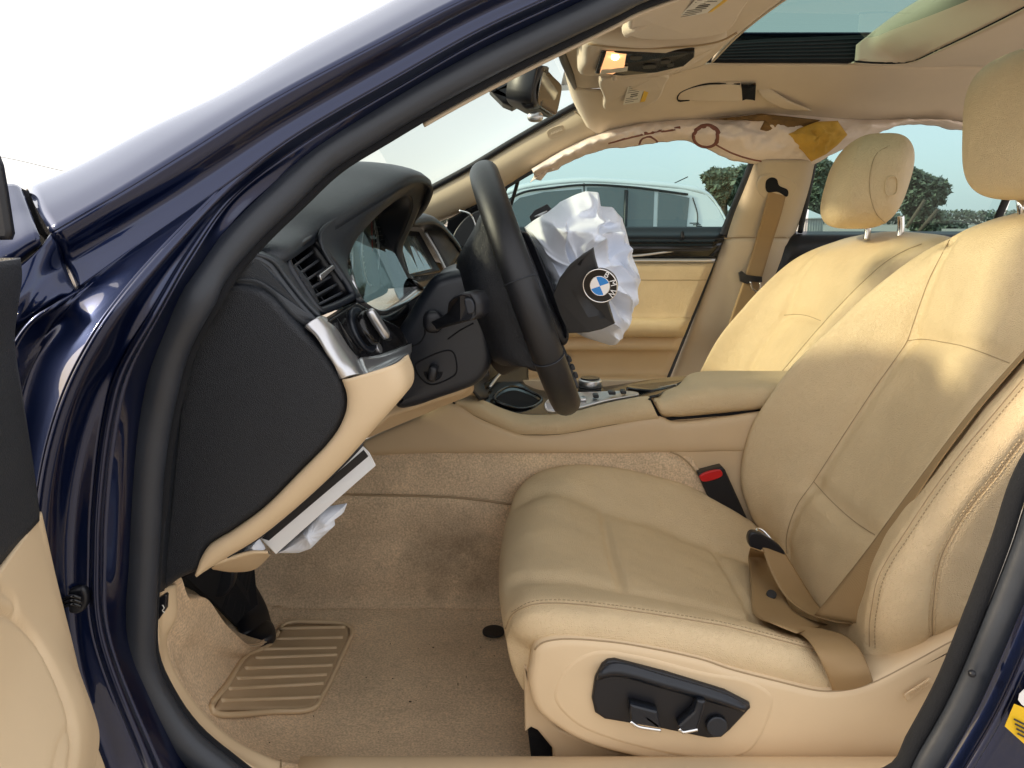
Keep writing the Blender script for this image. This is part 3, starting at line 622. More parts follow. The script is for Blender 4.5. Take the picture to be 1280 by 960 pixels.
# centre post trim with the belt guide
bp = empty('centre_post_trim', CAR)
def SFr(l, off): return [SF(a, b, off) for a, b in l]
loft('upper_post_cover', [SFr([(943, 200), (930, 232), (914, 270), (902, 298)], 0.0), SFr([(954, 200), (943, 232), (927, 270), (916, 298)], -0.035), SFr([(986, 200), (976, 232), (964, 270), (955, 298)], -0.045), SFr([(1012, 200), (1005, 232), (994, 270), (984, 298)], -0.035), SFr([(1020, 200), (1013, 232), (1001, 270), (991, 298)], 0.01)], 'pillar', bp, nu=30, nv=30)
loft('lower_post_cover', [SFr([(903, 298), (880, 352), (856, 412), (828, 475), (820, 500)], -0.008), SFr([(914, 298), (892, 352), (868, 412), (842, 475), (836, 500)], -0.045), SFr([(950, 298), (930, 352), (908, 412), (884, 475), (880, 500)], -0.055), SFr([(982, 298), (966, 352), (950, 412), (930, 475), (926, 500)], -0.045), SFr([(990, 298), (975, 352), (960, 412), (940, 475), (936, 500)], 0.01)], 'pillar', bp, nu=40, nv=30)
tube('post_joint', SFr([(905, 298), (925, 297), (955, 297), (983, 297)], -0.046), 0.0016, 'leather_dark', bp, n=6)
gl = [SF(a, b, -0.048) for a, b in ((950, 222), (962, 217), (985, 222), (997, 232), (992, 245), (983, 258), (972, 257), (950, 244), (946, 232))]
slab('belt_guide', gl, 0.008, 'pillar', bp, bevel=0.004, n=50)
slab('guide_slot', [SF(a, b, -0.0495) for a, b in ((958, 226), (964, 222), (971, 224), (974, 232), (985, 238), (984, 246), (972, 240), (959, 240))], 0.004, 'fuzzy', bp, bevel=0.0, n=40)
def ribbon(name, A, B, m, par, thick=0.0014, nu=60, nv=8, bow=0.0):
    a = crom(A, nu); b = crom(B, nu); rows = []
    for j in range(nv):
        t = j / (nv - 1); rows.append(a * (1 - t) + b * t + np.array([0, -bow * 4 * t * (1 - t), bow * 2 * t * (1 - t)]))
    v = np.vstack(rows); o = new_obj(name, v, grid_faces(nu, nv), m, par); solid(o, thick); return o
pb = empty('passenger_belt', CAR)
ribbon('belt_webbing', [SF(961, 236, -.045), SF(955, 262, -.062), SF(943, 305, -.07), SF(932, 342, -.075), SF(915, 392, -.08), SF(900, 440, -.09)], [SF(983, 242, -.045), SF(977, 266, -.062), SF(964, 308, -.07), SF(953, 345, -.075), SF(936, 395, -.08), SF(920, 445, -.09)], 'belt', pb)
slab('tongue_cover', [SF(924, 341, -.085), SF(928, 339, -.085), SF(934, 344, -.085), SF(953, 346, -.085), SF(953, 353, -.085), SF(940, 352, -.085), SF(934, 355, -.085), SF(926, 352, -.085)], 0.01, 'black', pb, bevel=0.002, n=40, smooth=False)
tube('tongue_plate', [SF(938, 352, -.088), SF(941, 362, -.088), SF(949, 364, -.088), SF(950, 353, -.088)], 0.0028, 'chrome', pb, n=6)
# rear door
rd = empty('rear_door', CAR)
loft('window_sill', [[P(x, 290, .745) for x in (985, 1100, 1200, 1330)], [P(x, 294, .72) for x in (985, 1100, 1200, 1330)], [P(x, 299, .70) for x in (985, 1100, 1200, 1330)], [P(x, 330, .70) for x in (970, 1100, 1200, 1330)], [P(x, 520, .68) for x in (940, 1100, 1200, 1330)]], 'black', rd, nu=20, nv=16)
pane('rear_window', [(1008, 300), (1020, 150), (1320, 150), (1270, 225), (1240, 300)], rd)
pane('quarter_window', [(1245, 300), (1272, 225), (1330, 150), (1420, 150), (1420, 300)], rd)
tube('window_divider', [SF(1237, 296, .0), SF(1252, 262, .0), SF(1268, 225, .0), SF(1300, 160, .0)], 0.012, 'black', rd, n=8, flat=0.5)
tube('window_seal', [SF(1018, 200, .004), SF(1012, 232, .004), SF(1000, 290, .004)], 0.008, 'rubber', rd, n=8)

# curtain airbag hanging along the rail
ca = empty('curtain_airbag', CAR)
top = [SF(a, b, -0.008) for a, b in ((664, 212), (700, 190), (752, 166), (800, 154), (855, 149), (900, 146), (951, 140), (1010, 143), (1070, 149), (1137, 150), (1214, 155))]
low = [SF(a, b, -0.02) for a, b in ((668, 222), (704, 206), (748, 188), (805, 181), (858, 176), (905, 196), (948, 206), (1012, 206), (1052, 186), (1130, 156), (1212, 164))]
v, f = loft_vf([top, low], 260, 30)
for i in range(len(v)):
    j = i // 260; t = j / 29; x = v[i]
    nn = noise.fractal(Vector((x[0] * 22, x[2] * 40, 1)), 1.0, 2.0, 4)
    v[i] = x + np.array([0, -0.035 * math.sin(math.pi * t) ** 0.7 - (0.010 * nn + 0.016 * max(0, 1 - 2.6 * abs(noise.noise(Vector((x[0] * 9 + x[2] * 14, x[2] * 10 - x[0] * 4, 3))))) + 0.008 * max(0, 1 - 2.6 * abs(noise.noise(Vector((x[0] * 24 - x[2] * 20, x[2] * 26, 7)))))) * math.sin(math.pi * min(1, t * 1.05 + .02)), 0.004 * nn * t])
cv, cf = v, f
solid(new_obj('airbag_cushion', v, f, 'curtain', ca), 0.003)
for ring_ in ([(883 + 15 * math.cos(w) + 0, 170 + 12 * math.sin(w)) for w in np.linspace(0, 2 * math.pi, 13)[:-1]],):
    c = on_mesh(cv, cf, ring_, 40, 0.001, True)
    if len(c) > 4: tube('seam_ring', c, 0.0065, 'curtain_line', ca, n=6, flat=0.3, closed=True, samples=60)
for ln in ([(896, 180), (915, 190), (940, 198), (975, 203)], [(798, 180), (803, 172), (812, 170), (820, 174), (824, 180)], [(760, 178), (800, 168), (850, 160)]):
    c = on_mesh(cv, cf, ln, 30, 0.001)
    if len(c) > 3: tube('seam_line', c, 0.004, 'curtain_line', ca, n=6, flat=0.3)
v, f = sellip_vf(SF(880, 170, -0.05), (0.012, 0.012, 0.012), e1=1, e2=1, nu=12, nv=8); new_obj('rivet', v, f, 'white_enamel', ca)
def crumple(name, outl, m, par, D=0.02, amp=0.006, fr=60, seed=0, nr=14, na=70, thick=0.0, smooth=False, back=True, ycut=None):
    c = poly(outl, na, True) if not smooth else crom(outl, na, True)
    na = len(c); ctr = c.mean(0); V = []
    for sgn in ((-1, 1) if back else (-1,)):
        for j in range(nr + 1):
            r = j / nr; 
            for i in range(na):
                p = ctr + (c[i] - ctr) * r
                q = Vector((p[0] * fr, p[2] * fr, seed + sgn * 3)); w = noise.noise_vector(q * 0.5) * 0.8
                n1 = 1 - 2.2 * abs(noise.noise(q * 0.7 + w)); n2 = 1 - 2 * abs(noise.noise(q * 1.7 + w * 1.4 + Vector((5, 2, 1)))); 
                th = math.atan2(c[i][2] - ctr[2], c[i][0] - ctr[0]); n3 = abs(noise.noise(Vector((math.cos(th) * 3.4, math.sin(th) * 3.4, seed + r * .7))))
                e = (1 - r ** 3)
                V.append(p + np.array([0.25 * amp * n2 * e, sgn * D * math.sqrt(max(0, 1 - r ** 2.4)) - (amp * (n1 + 0.45 * n2) - amp * 0.7 * n3 * r) * (0.15 + 0.85 * e), 0.25 * amp * n1 * e]))
    v = np.array(V); f = []; b = 0
    for s in range(2 if back else 1):
        g = grid_faces(na, nr + 1, cu=True); f += [tuple(k + b for k in q) for q in g]; b += (nr + 1) * na
    o = new_obj(name, v, f, m, par)
    if thick: solid(o, thick)
    return o
crumple('torn_flap', [SF(a, b, -.03) for a, b in ((662, 229), (672, 212), (690, 202), (706, 203), (698, 212), (684, 216), (676, 226), (668, 224))], 'curtain', ca, D=0.008, amp=0.006, fr=70, seed=4)
crumple('yellow_foam', [SF(a, b, -.06) for a, b in ((980, 168), (1000, 160), (1021, 152), (1047, 151), (1059, 169), (1046, 182), (1032, 193), (1014, 202), (1004, 190), (990, 178))], 'foam_yellow', CAR, D=0.02, amp=0.012, fr=40, seed=2)
crumple('brown_felt', [SF(a, b, -.045) for a, b in ((886, 149), (920, 146), (952, 142), (990, 146), (1026, 150), (1000, 163), (980, 171), (950, 162), (955, 150), (920, 150))], 'foam_brown', CAR, D=0.008, amp=0.006, fr=60, seed=9)
# ================================================================== dashboard
ds = empty('dashboard', CAR)
K2 = PL([(318, 322, -.70), (350, 312, -.68), (385, 291, -.60), (425, 267, -.55), (475, 237, -.47), (512, 218, -.40), (536, 226, -.30), (529, 250, -.22), (514, 272, -.14), (540, 272, -.04), (557, 285, .06), (575, 312, .15)]) + [WP(-0.16, .30, .895), WP(-0.15, .50, .885), WP(-0.17, .70, .87)]
def fw(p, dx, dz, ky=1.0): return Vector((p[0] + dx, p[1] * ky, p[2] + dz))
crest = [.0, .004, .006, .009, .011, .014, .016, .014, .008, .012, .012, .006, .01, .01, .0]
K1 = [fw(p, -0.085, c) for p, c in zip(K2, crest)]
K1b = [fw(p, -0.20, -0.012 if 2 < i < 8 else 0.004) for i, p in enumerate(K2)]
K0b = [fw(Vector((-0.48, p[1], 0.945)), 0, 0.03 if 2 < i < 8 else 0) for i, p in enumerate(K2)]
K0 = [Vector((-0.68 + 0.10 * (p[1] / .7) ** 2, p[1], 0.90)) for p in K2]
K2d = [fw(p, 0.004, -0.012) for p in K2]
v, f = loft_vf([K0, K0b, K1b, K1, K2, K2d], 150, 60); solid(new_obj('dash_top', v, f, 'dash', ds), 0.004)
# binnacle face and its well
A = PL([(443, 374, -.585), (398, 297, -.60), (425, 268, -.55), (475, 238, -.47), (511, 219, -.40), (534, 227, -.30), (528, 250, -.22), (515, 280, -.19), (502, 312, -.185), (511, 343, -.185), (530, 358, -.185)])
B = PL([(448, 370, -.535), (433, 336, -.535), (441, 305, -.52), (460, 280, -.48), (487, 255, -.40), (510, 243, -.31), (515, 258, -.245), (505, 287, -.21), (495, 312, -.203), (504, 343, -.203), (524, 358, -.203)])
Cc = [fw(p, -0.055, -0.004) for p in B]
loft('binnacle_face', [A, [a * .5 + b * .5 + Vector((0.004, 0, 0)) for a, b in zip(A, B)], B], 'dash', ds, nu=80, nv=16, thick=0.003)
loft('binnacle_well', [B, [a * .5 + b * .5 for a, b in zip(B, Cc)], Cc], 'black_soft', ds, nu=80, nv=10, thick=0.003)
cl = empty('instrument_cluster', CAR)
gb = [fw(p, -0.052, -0.002) for p in B] + [fw(P(500, 378, -.32), -0.05, 0), fw(P(475, 388, -.45), -0.05, 0)]
slab('gauge_plate', gb, 0.01, 'black', cl, bevel=0, n=60, front=(1, 0, 0.3))
gc = sum((Vector(tuple(p)) for p in gb), Vector()) / len(gb)
gn = Vector(tuple(frame_normal(np.array([tuple(p) for p in gb])))); gn = gn if gn.x > 0 else -gn
gy = Vector((0, 1, 0)); gy = (gy - gn * gy.dot(gn)).normalized(); gz = gn.cross(gy); gz = gz if gz.z > 0 else -gz
for k, yy in enumerate((-0.085, 0.085)):
    c = gc + gn * 0.004 + gy * yy
    tube('gauge_ring', [c + gy * 0.058 * math.cos(w) + gz * 0.052 * math.sin(w) for w in np.linspace(0, 2 * math.pi, 40)[:-1]], 0.0022, 'silver', cl, n=6, closed=True, samples=60)
    T = []
    for q in range(25):
        w = R(-40 + q * 260 / 24); d = gy * math.cos(w) + gz * math.sin(w)
        T.append(tube_vf([c + d * 0.043, c + d * 0.052], 0.0008, n=4, samples=2))
    vv, ff = join_vf(T); new_obj('gauge_marks', vv, ff, 'label', cl, False)
    w = R(150 - 60 * k); tube('needle', [c + gn * .003, c + gn * .003 + (gy * math.cos(w) + gz * math.sin(w)) * 0.045], 0.0012, 'red', cl, n=5, samples=3)
slab('cluster_glass', [p + gn * 0.022 + Vector(((gc.z - p[2]) * 0.34, 0, 0)) for p in gb], 0.002, 'cluster_glass', cl, bevel=0, n=60, front=(1, 0, 0.3))
tube('cluster_edge', PL([(436, 345, -.536), (446, 372, -.537), (460, 385, -.50), (475, 391, -.45), (500, 381, -.33), (526, 361, -.205)]), 0.0055, 'silver', cl, n=8, flat=0.5)
slab('cluster_shelf', PL([(446, 374, -.54), (475, 392, -.46), (500, 384, -.34), (528, 362, -.20), (524, 376, -.24), (500, 398, -.36), (478, 402, -.47), (455, 392, -.55)]), 0.02, 'black_soft', ds, bevel=0.004, n=60)

# side air vent
vt = empty('air_vent', CAR); M['slat'] = mat('satin_grey_slat', (0.045, 0.05, 0.06), 0.32)
c4 = PL([(354, 325, -.672), (389, 296, -.590), (442, 371, -.588), (397, 392, -.672)]); a_, b_, c_, d_ = c4
def vq(u, w, d=0.0):
    p = (a_ * (1 - u) + b_ * u) * (1 - w) + (d_ * (1 - u) + c_ * u) * w
    return p + vn * d
vn = (b_ - a_).cross(d_ - a_).normalized(); vn = vn if vn.x > 0 else -vn
ring = [vq(0, .06), vq(.06, 0), vq(.94, 0), vq(1, .06), vq(1, .94), vq(.94, 1), vq(.06, 1), vq(0, .94)]
tube('vent_frame', [vq(u, w, 0.002) for u, w in ((0, .15), (0.05, .03), (.2, 0), (.8, 0), (.97, .03), (1, .15), (1, .85), (.95, .98), (.8, 1), (.2, 1), (.03, .97), (0, .85))], 0.0045, 'black_soft', vt, n=8, closed=True, samples=80)
slab('vent_throat', [vq(u, w, -0.035) for u, w in ((0, 0), (1, 0), (1, 1), (0, 1))], 0.003, 'fuzzy', vt, smooth=False, bevel=0, n=16, front=tuple(vn))
for (u0, w0, u1, w1) in ((0, 0, 1, 0), (1, 0, 1, 1), (1, 1, 0, 1), (0, 1, 0, 0)):
    loft('vent_wall', [[vq(u0, w0, 0.001), vq(u1, w1, 0.001)], [vq(u0, w0, -0.036), vq(u1, w1, -0.036)]], 'black', vt, nu=6, nv=4, thick=0.002)
for k in range(6):
    w = 0.16 + k * 0.138
    slab('vent_slat', [vq(.10, w, -0.004), vq(.93, w, -0.004), vq(.93, w + .03, -0.026), vq(.10, w + .03, -0.026)], 0.0028, 'slat', vt, smooth=False, bevel=0.0008, n=20, front=(0, 0, 1))
for k in range(3):
    u = 0.2 + k * .27; slab('vent_fin', [vq(u, .06, -.022), vq(u, .94, -.022), vq(u + .03, .94, -.034), vq(u + .03, .06, -.034)], 0.002, 'black_soft', vt, smooth=False, bevel=0, n=16)
slab('vent_tab', [vq(.50, .50, .004), vq(.88, .48, .008), vq(.92, .53, .006), vq(.50, .585, .001)], 0.004, 'silver', vt, bevel=0.001, n=30, smooth=False)
tube('vent_wheel', [vq(.06, .18, .0), vq(.045, .5, .004), vq(.06, .85, .0)], 0.0055, 'black_grain', vt, n=10)

# near end of the dash: shoulder, end cap, knee panel
sh = PL([(277, 355, -.71), (300, 330, -.712), (318, 316, -.71), (340, 326, -.705), (356, 346, -.70), (378, 374, -.70), (398, 396, -.70), (402, 404, -.702), (382, 408, -.706), (364, 397, -.71), (338, 369, -.712), (318, 357, -.712)])
slab('dash_shoulder', sh, 0.05, 'dash', ds, bevel=0.006, n=90)
loft('shoulder_return', [PL([(318, 318, -.71), (340, 326, -.705), (356, 346, -.70), (378, 374, -.70), (399, 396, -.70)]), PL([(330, 316, -.69), (354, 325, -.675), (366, 345, -.673), (382, 370, -.673), (398, 391, -.673)])], 'dash', ds, nu=30, nv=8, thick=0.004)
loft('fascia_strip', [PL([(389, 297, -.59), (416, 334, -.585), (442, 371, -.58), (450, 378, -.575)]), PL([(400, 297, -.598), (424, 332, -.58), (446, 371, -.57), (456, 378, -.56)])], 'dash', ds, nu=20, nv=6, thick=0.003)
cap = PL([(277, 357), (319, 359), (337, 369), (364, 399), (397, 432), (424, 470), (432, 500), (429, 522), (412, 552), (375, 590), (330, 635), (290, 664), (262, 682), (254, 694), (249, 712), (222, 726), (196, 742), (198, 700), (206, 640), (213, 560), (225, 470), (248, 405)], -.715)
slab('dash_end_cap', cap, 0.05, 'black_grain', ds, bevel=0.008, n=160)
loft('end_cap_roll', [PL([(268, 358), (238, 405), (214, 470), (203, 560), (197, 640), (190, 740)], -.72), PL([(275, 358), (246, 405), (222, 470), (211, 560), (204, 640), (196, 741)], -.732), PL([(282, 360), (255, 405), (231, 470), (220, 560), (212, 640), (204, 738)], -.716)], 'black_grain', ds, nu=50, nv=12, thick=0.003)
kl = PL([(427, 474), (433, 492), (433, 512), (424, 536), (410, 556), (375, 592), (330, 637), (290, 666), (264, 682), (256, 694), (250, 712)], -.712)
kr = PL([(504, 450), (511, 470), (510, 486), (497, 503), (478, 524), (430, 578), (380, 625), (326, 669), (290, 691), (268, 704), (252, 713)], -.700)
kt = [p * .5 + q * .5 + Vector((0, -0.014, 0)) for p, q in zip(kl, kr)]
kt2 = [p * .12 + q * .88 + Vector((0, -0.010, 0)) for p, q in zip(kl, kr)]
kt1 = [p * .92 + q * .08 + Vector((0, -0.008, 0)) for p, q in zip(kl, kr)]
loft('knee_panel', [[p + Vector((0, .02, 0)) for p in kl], kt1, kt, kt2, [p + Vector((0, .03, 0)) for p in kr]], 'beige_plastic', ds, nu=90, nv=30, thick=0.003)
ku = PL([(452, 556), (445, 564), (420, 589), (370, 634), (326, 670), (258, 711)], -.69)
loft('knee_underside', [ku, [p + Vector((-0.03, 0.25, 0.0)) for p in ku], [p + Vector((-0.06, 0.50, 0.03)) for p in ku]], 'black_soft', ds, nu=30, nv=10)
tube('panel_joint', PL([(284, 669, -.7135), (300, 670, -.7135), (322, 669, -.7135)]), 0.001, 'leather_dark', ds, n=5)
# silver trim and the light switch
tl_ = PL([(382, 407, -.714), (396, 420, -.718), (408, 440, -.72), (420, 458, -.72), (427, 473, -.716)]); tr_r = PL([(405, 397, -.69), (418, 410, -.685), (432, 432, -.682), (444, 448, -.68), (457, 471, -.695)])
tm_ = [p * .45 + q * .55 + Vector((0.002, -0.008, 0.004)) for p, q in zip(tl_, tr_r)]
loft('silver_trim', [[p + Vector((0, .015, 0)) for p in tl_], tl_, tm_, tr_r, [p + Vector((0, .015, -.006)) for p in tr_r]], 'silver', ds, nu=50, nv=20, thick=0.003)
loft('silver_edge', [PL([(448, 449, -.675), (470, 446, -.62), (492, 439, -.56), (512, 430, -.50)]), PL([(452, 462, -.69), (476, 459, -.635), (498, 449, -.575), (512, 440, -.51)]), PL([(456, 472, -.70), (480, 463, -.66), (504, 449, -.60), (512, 445, -.55)])], 'silver', ds, nu=24, nv=8, thick=0.006)
lp = empty('light_switch', CAR)
lpp = PL([(408, 401, -.70), (446, 377, -.60), (462, 386, -.575), (480, 398, -.55), (500, 408, -.52), (512, 430, -.505), (492, 441, -.56), (470, 448, -.62), (452, 451, -.67), (436, 438, -.68)])
slab('switch_panel', lpp, 0.02, 'gloss', lp, bevel=0.003, n=80, smooth=False, front=(0.6, -0.5, 0.6))
ln_ = Vector(tuple(frame_normal(np.array([tuple(p) for p in lpp])))); ln_ = ln_ if ln_.dot(Vector((0.6, -0.5, 0.6))) > 0 else -ln_
def disc(name, c, n, r, h, m, par, nseg=40, bevel=0.002):
    t = n.orthogonal().normalized(); b = n.cross(t)
    return slab(name, [c + n * h + (t * math.cos(w) + b * math.sin(w)) * r for w in np.linspace(0, 2 * math.pi, nseg + 1)[:-1]], h * 1.1, m, par, bevel=bevel, n=nseg, front=tuple(n))
kc = P(452, 413, -.625)
disc('knob_ring', kc, ln_, 0.027, 0.004, 'black_soft', lp); disc('rotary_knob', kc, ln_, 0.0205, 0.014, 'gloss', lp, bevel=0.004)
tt = (Vector((0.3, 0.4, -0.85)) - ln_ * ln_.dot(Vector((0.3, 0.4, -0.85)))).normalized()
bq = ln_.cross(tt)
slab('knob_grip', [kc + ln_ * .026 + tt * a + bq * b for a, b in ((-.019, -.004), (.019, -.004), (.019, .004), (-.019, .004))], 0.008, 'silver', lp, bevel=0.004, n=30, front=tuple(ln_))
for k, (a, b) in enumerate(((470, 436), (482, 420), (468, 396), (425, 402))):
    disc('switch_button', P(a, b, -.60), ln_, 0.0065, 0.005, 'black' if k else 'silver', lp, nseg=20, bevel=0.001)
# centre display, trim and stack
cd = empty('centre_display', CAR)
slab('screen', PL([(497, 291, -.10), (520, 296, .02), (541, 336, .02), (512, 343, -.10)]), 0.008, 'screen', cd, smooth=False, bevel=0.001, n=40)
slab('screen_frame', PL([(494, 284, -.11), (530, 288, .05), (557, 337, .05), (511, 347, -.11)]), 0.02, 'black', cd, smooth=False, bevel=0.002, n=50)
for o in cd.children:
    if o.name.startswith('screen_frame'): o.location = (-0.010, 0.004, -0.002)
tube('frame_edge', PL([(531, 289, .05), (545, 313, .05), (557, 337, .05)]), 0.003, 'silver', cd, n=6)
loft('display_hood_side', [PL([(514, 273, -.13), (540, 273, -.04), (557, 286, .06), (576, 314, .15)]), PL([(508, 284, -.12), (530, 288, .05), (546, 313, .06), (560, 338, .07)])], 'dash', cd, nu=30, nv=8)
loft('fascia_trim', [PL([(505, 347, -.20), (530, 345, -.12), (556, 340, .0), (600, 334, .14)]), PL([(515, 352, -.22), (536, 352, -.14), (562, 347, .0), (610, 342, .14)]), PL([(528, 362, -.22), (545, 362, -.15), (570, 356, .0), (620, 350, .14)])], 'gloss', ds, nu=30, nv=10)
loft('centre_stack', [PL([(528, 362, -.16), (570, 357, .0), (640, 352, .14)]), PL([(560, 430, -.14), (600, 430, .0), (660, 425, .14)]), PL([(585, 480, -.13), (610, 480, .0), (660, 475, .13)]), PL([(600, 500, -.12), (625, 496, .0), (665, 490, .12)])], 'black', ds, nu=30, nv=20)
loft('glovebox_face', [[WP(-0.15, .14, .885), WP(-0.14, .4, .88), WP(-0.16, .70, .865)], [WP(-0.12, .14, .83), WP(-0.11, .4, .83), WP(-0.13, .70, .83)], [WP(-0.15, .14, .70), WP(-0.14, .4, .70), WP(-0.16, .70, .70)], [WP(-0.22, .14, .56), WP(-0.22, .4, .56), WP(-0.24, .70, .56)]], 'beige_panel', ds, nu=30, nv=20)
slab('dash_end_vent', PL([(566, 300), (578, 276), (600, 262), (618, 262), (612, 300), (590, 312)], .64), 0.02, 'black', ds, bevel=0.004, n=40)
tube('vent_ring', PL([(574, 263), (588, 268), (595, 284), (598, 305)], .62), 0.003, 'chrome', ds, n=6)

# steering column
sc = empty('steering_column', CAR)
slab('column_surround', PL([(446, 388), (476, 400), (528, 366), (600, 352), (612, 470), (560, 498), (505, 505), (462, 470), (452, 430)], -.30), 0.02, 'black_soft', ds, smooth=False, bevel=0.003, n=80)
colp = PL([(508, 396), (526, 366), (541, 347), (560, 340), (580, 338), (600, 350), (612, 400), (616, 440), (610, 466), (596, 482), (575, 491), (548, 500), (515, 511), (496, 512), (486, 490), (486, 450), (494, 418)], -.46)
cvv, cff = slab_vf(colp, 0.18, bevel=0.016, n=140); new_obj('column_shroud', cvv, cff, 'black_soft', sc)
c = on_mesh(cvv, cff, [(512, 434), (525, 428), (531, 418), (532, 408), (538, 404)], 20, 0.0005); tube('shroud_joint', c, 0.0011, 'fuzzy', sc, n=5)
c = on_mesh(cvv, cff, [(560, 424), (575, 413), (592, 404)], 14, 0.0005); tube('shroud_joint', c, 0.0011, 'fuzzy', sc, n=5)
c = on_mesh(cvv, cff, [(519, 457), (524, 452), (560, 438), (567, 441), (571, 463), (568, 469), (545, 480), (536, 480), (524, 470)], 50, 0.0006, True); tube('switch_plate_edge', c, 0.0011, 'fuzzy', sc, n=5, closed=True, samples=80)
sk = on_mesh(cvv, cff, [(540, 455), (543, 474)], 5, 0.0)
pm = Vector(tuple(sk.mean(0))); rbox('adjust_switch', pm + Vector((0, -0.006, 0)), (0.012, 0.024, 0.022), 'black', sc, rot=(0, 0.2, 0), bevel=0.004); disc('switch_well', pm + Vector((0, 0.001, 0)), Vector((0, -1, 0.1)).normalized(), 0.013, 0.001, 'fuzzy', sc, nseg=24, bevel=0)
stk = P(541, 402, -.475)
v, f = sellip_vf(stk, (0.026, 0.016, 0.030), e1=.8, e2=.8, nu=24, nv=14); new_obj('stalk_boot', v, f, 'black', sc)
slab('stalk_arm', PL([(538, 403, -.50), (549, 397, -.52), (558, 391, -.55), (560, 377, -.58), (566, 371, -.59), (577, 366, -.60), (588, 367, -.60), (594, 378, -.60), (595, 394, -.60), (588, 401, -.60), (576, 403, -.59), (560, 408, -.55), (545, 412, -.52)]), 0.020, 'black', sc, bevel=0.0025, n=70, smooth=False)
slab('stalk_button', PL([(581, 374), (589, 374), (593, 382), (592, 391), (585, 393), (582, 386)], -.607), 0.006, 'black_soft', sc, bevel=0.002, n=40)
slab('lower_column_trim', PL([(486, 522, -.40), (515, 512, -.40), (545, 501, -.40), (575, 492, -.40), (590, 482, -.40), (592, 492, -.36), (570, 502, -.33), (515, 524, -.33), (457, 549, -.36), (470, 535, -.40)]), 0.06, 'beige_panel', ds, bevel=0.006, n=90)

# steering wheel
sw = empty('steering_wheel', CAR)
tp = P(601, 205, -.37); bt = P(711, 510, -.37); wc = (tp + bt) / 2; wu = (tp - bt).normalized(); rad = (tp - bt).length / 2 - 0.014
wn = Vector((0, 1, 0)).cross(wu).normalized(); wn = wn if wn.x > 0 else -wn
def wpt(ang, r=rad, d=0.0): return wc + (Vector((0, 1, 0)) * math.cos(ang) + wu * math.sin(ang)) * r + wn * d
v, f = tube_vf([wpt(w) for w in np.linspace(0, 2 * math.pi, 49)[:-1]], 0.0180, n=20, closed=True, samples=140, up=tuple(wn), flat=1.12); new_obj('rim', v, f, 'wheel', sw)
for ang in (R(170), R(205), R(10), R(-25)):
    c0_ = wpt(ang); rr = (c0_ - wc).normalized()
    tube('rim_stitch', [c0_ + (rr * math.cos(w)) * 0.0186 + wn * math.sin(w) * 0.0206 for w in np.linspace(0, 2 * math.pi, 21)[:-1]], 0.0008, 'silver' if False else 'rubber', sw, n=5, closed=True, samples=30)
hl = [(602, 268), (593, 288), (581, 309), (573, 327), (573, 350), (583, 379), (597, 409), (613, 446), (626, 455)]
hr = [(612, 272), (624, 298), (636, 322), (648, 347), (660, 374), (670, 400), (680, 426), (690, 452), (694, 462)]
hm = lambda t, Y: PL([(p[0] * (1 - t) + q[0] * t, p[1] * (1 - t) + q[1] * t) for p, q in zip(hl, hr)], Y)
loft('hub_back', [hm(0.06, -.30), hm(0, -.40), hm(.08, -.46), hm(.3, -.495), (hm(.65, -.505)), hm(1, -.49), hm(1, -.36)], 'black_grain', sw, nu=70, nv=50, thick=0.004)
slab('near_spoke', PL([(648, 285, -.46), (660, 288, -.46), (672, 305, -.47), (690, 345, -.48), (700, 372, -.49), (714, 415, -.50), (712, 428, -.50), (700, 420, -.51), (682, 385, -.52), (664, 335, -.50)]), 0.14, 'black', sw, bevel=0.008, n=70)
slab('spoke_buttons', PL([(700, 425), (708, 440), (718, 468), (724, 486), (716, 486), (706, 455)], -.46), 0.05, 'black_soft', sw, bevel=0.004, n=40)
for k in range(3): slab('thumb_button', PL([(709 + 4 * k, 446 + 10 * k), (713 + 4 * k, 446 + 10 * k), (715 + 4 * k, 452 + 10 * k), (711 + 4 * k, 453 + 10 * k)], -.47), 0.006, 'black', sw, bevel=0.001, n=16)
lowsp = PL([(650, 440), (690, 440), (706, 470), (705, 492), (690, 470), (660, 462)], -.37)
slab('lower_spoke', lowsp, 0.05, 'black', sw, bevel=0.006, n=40)
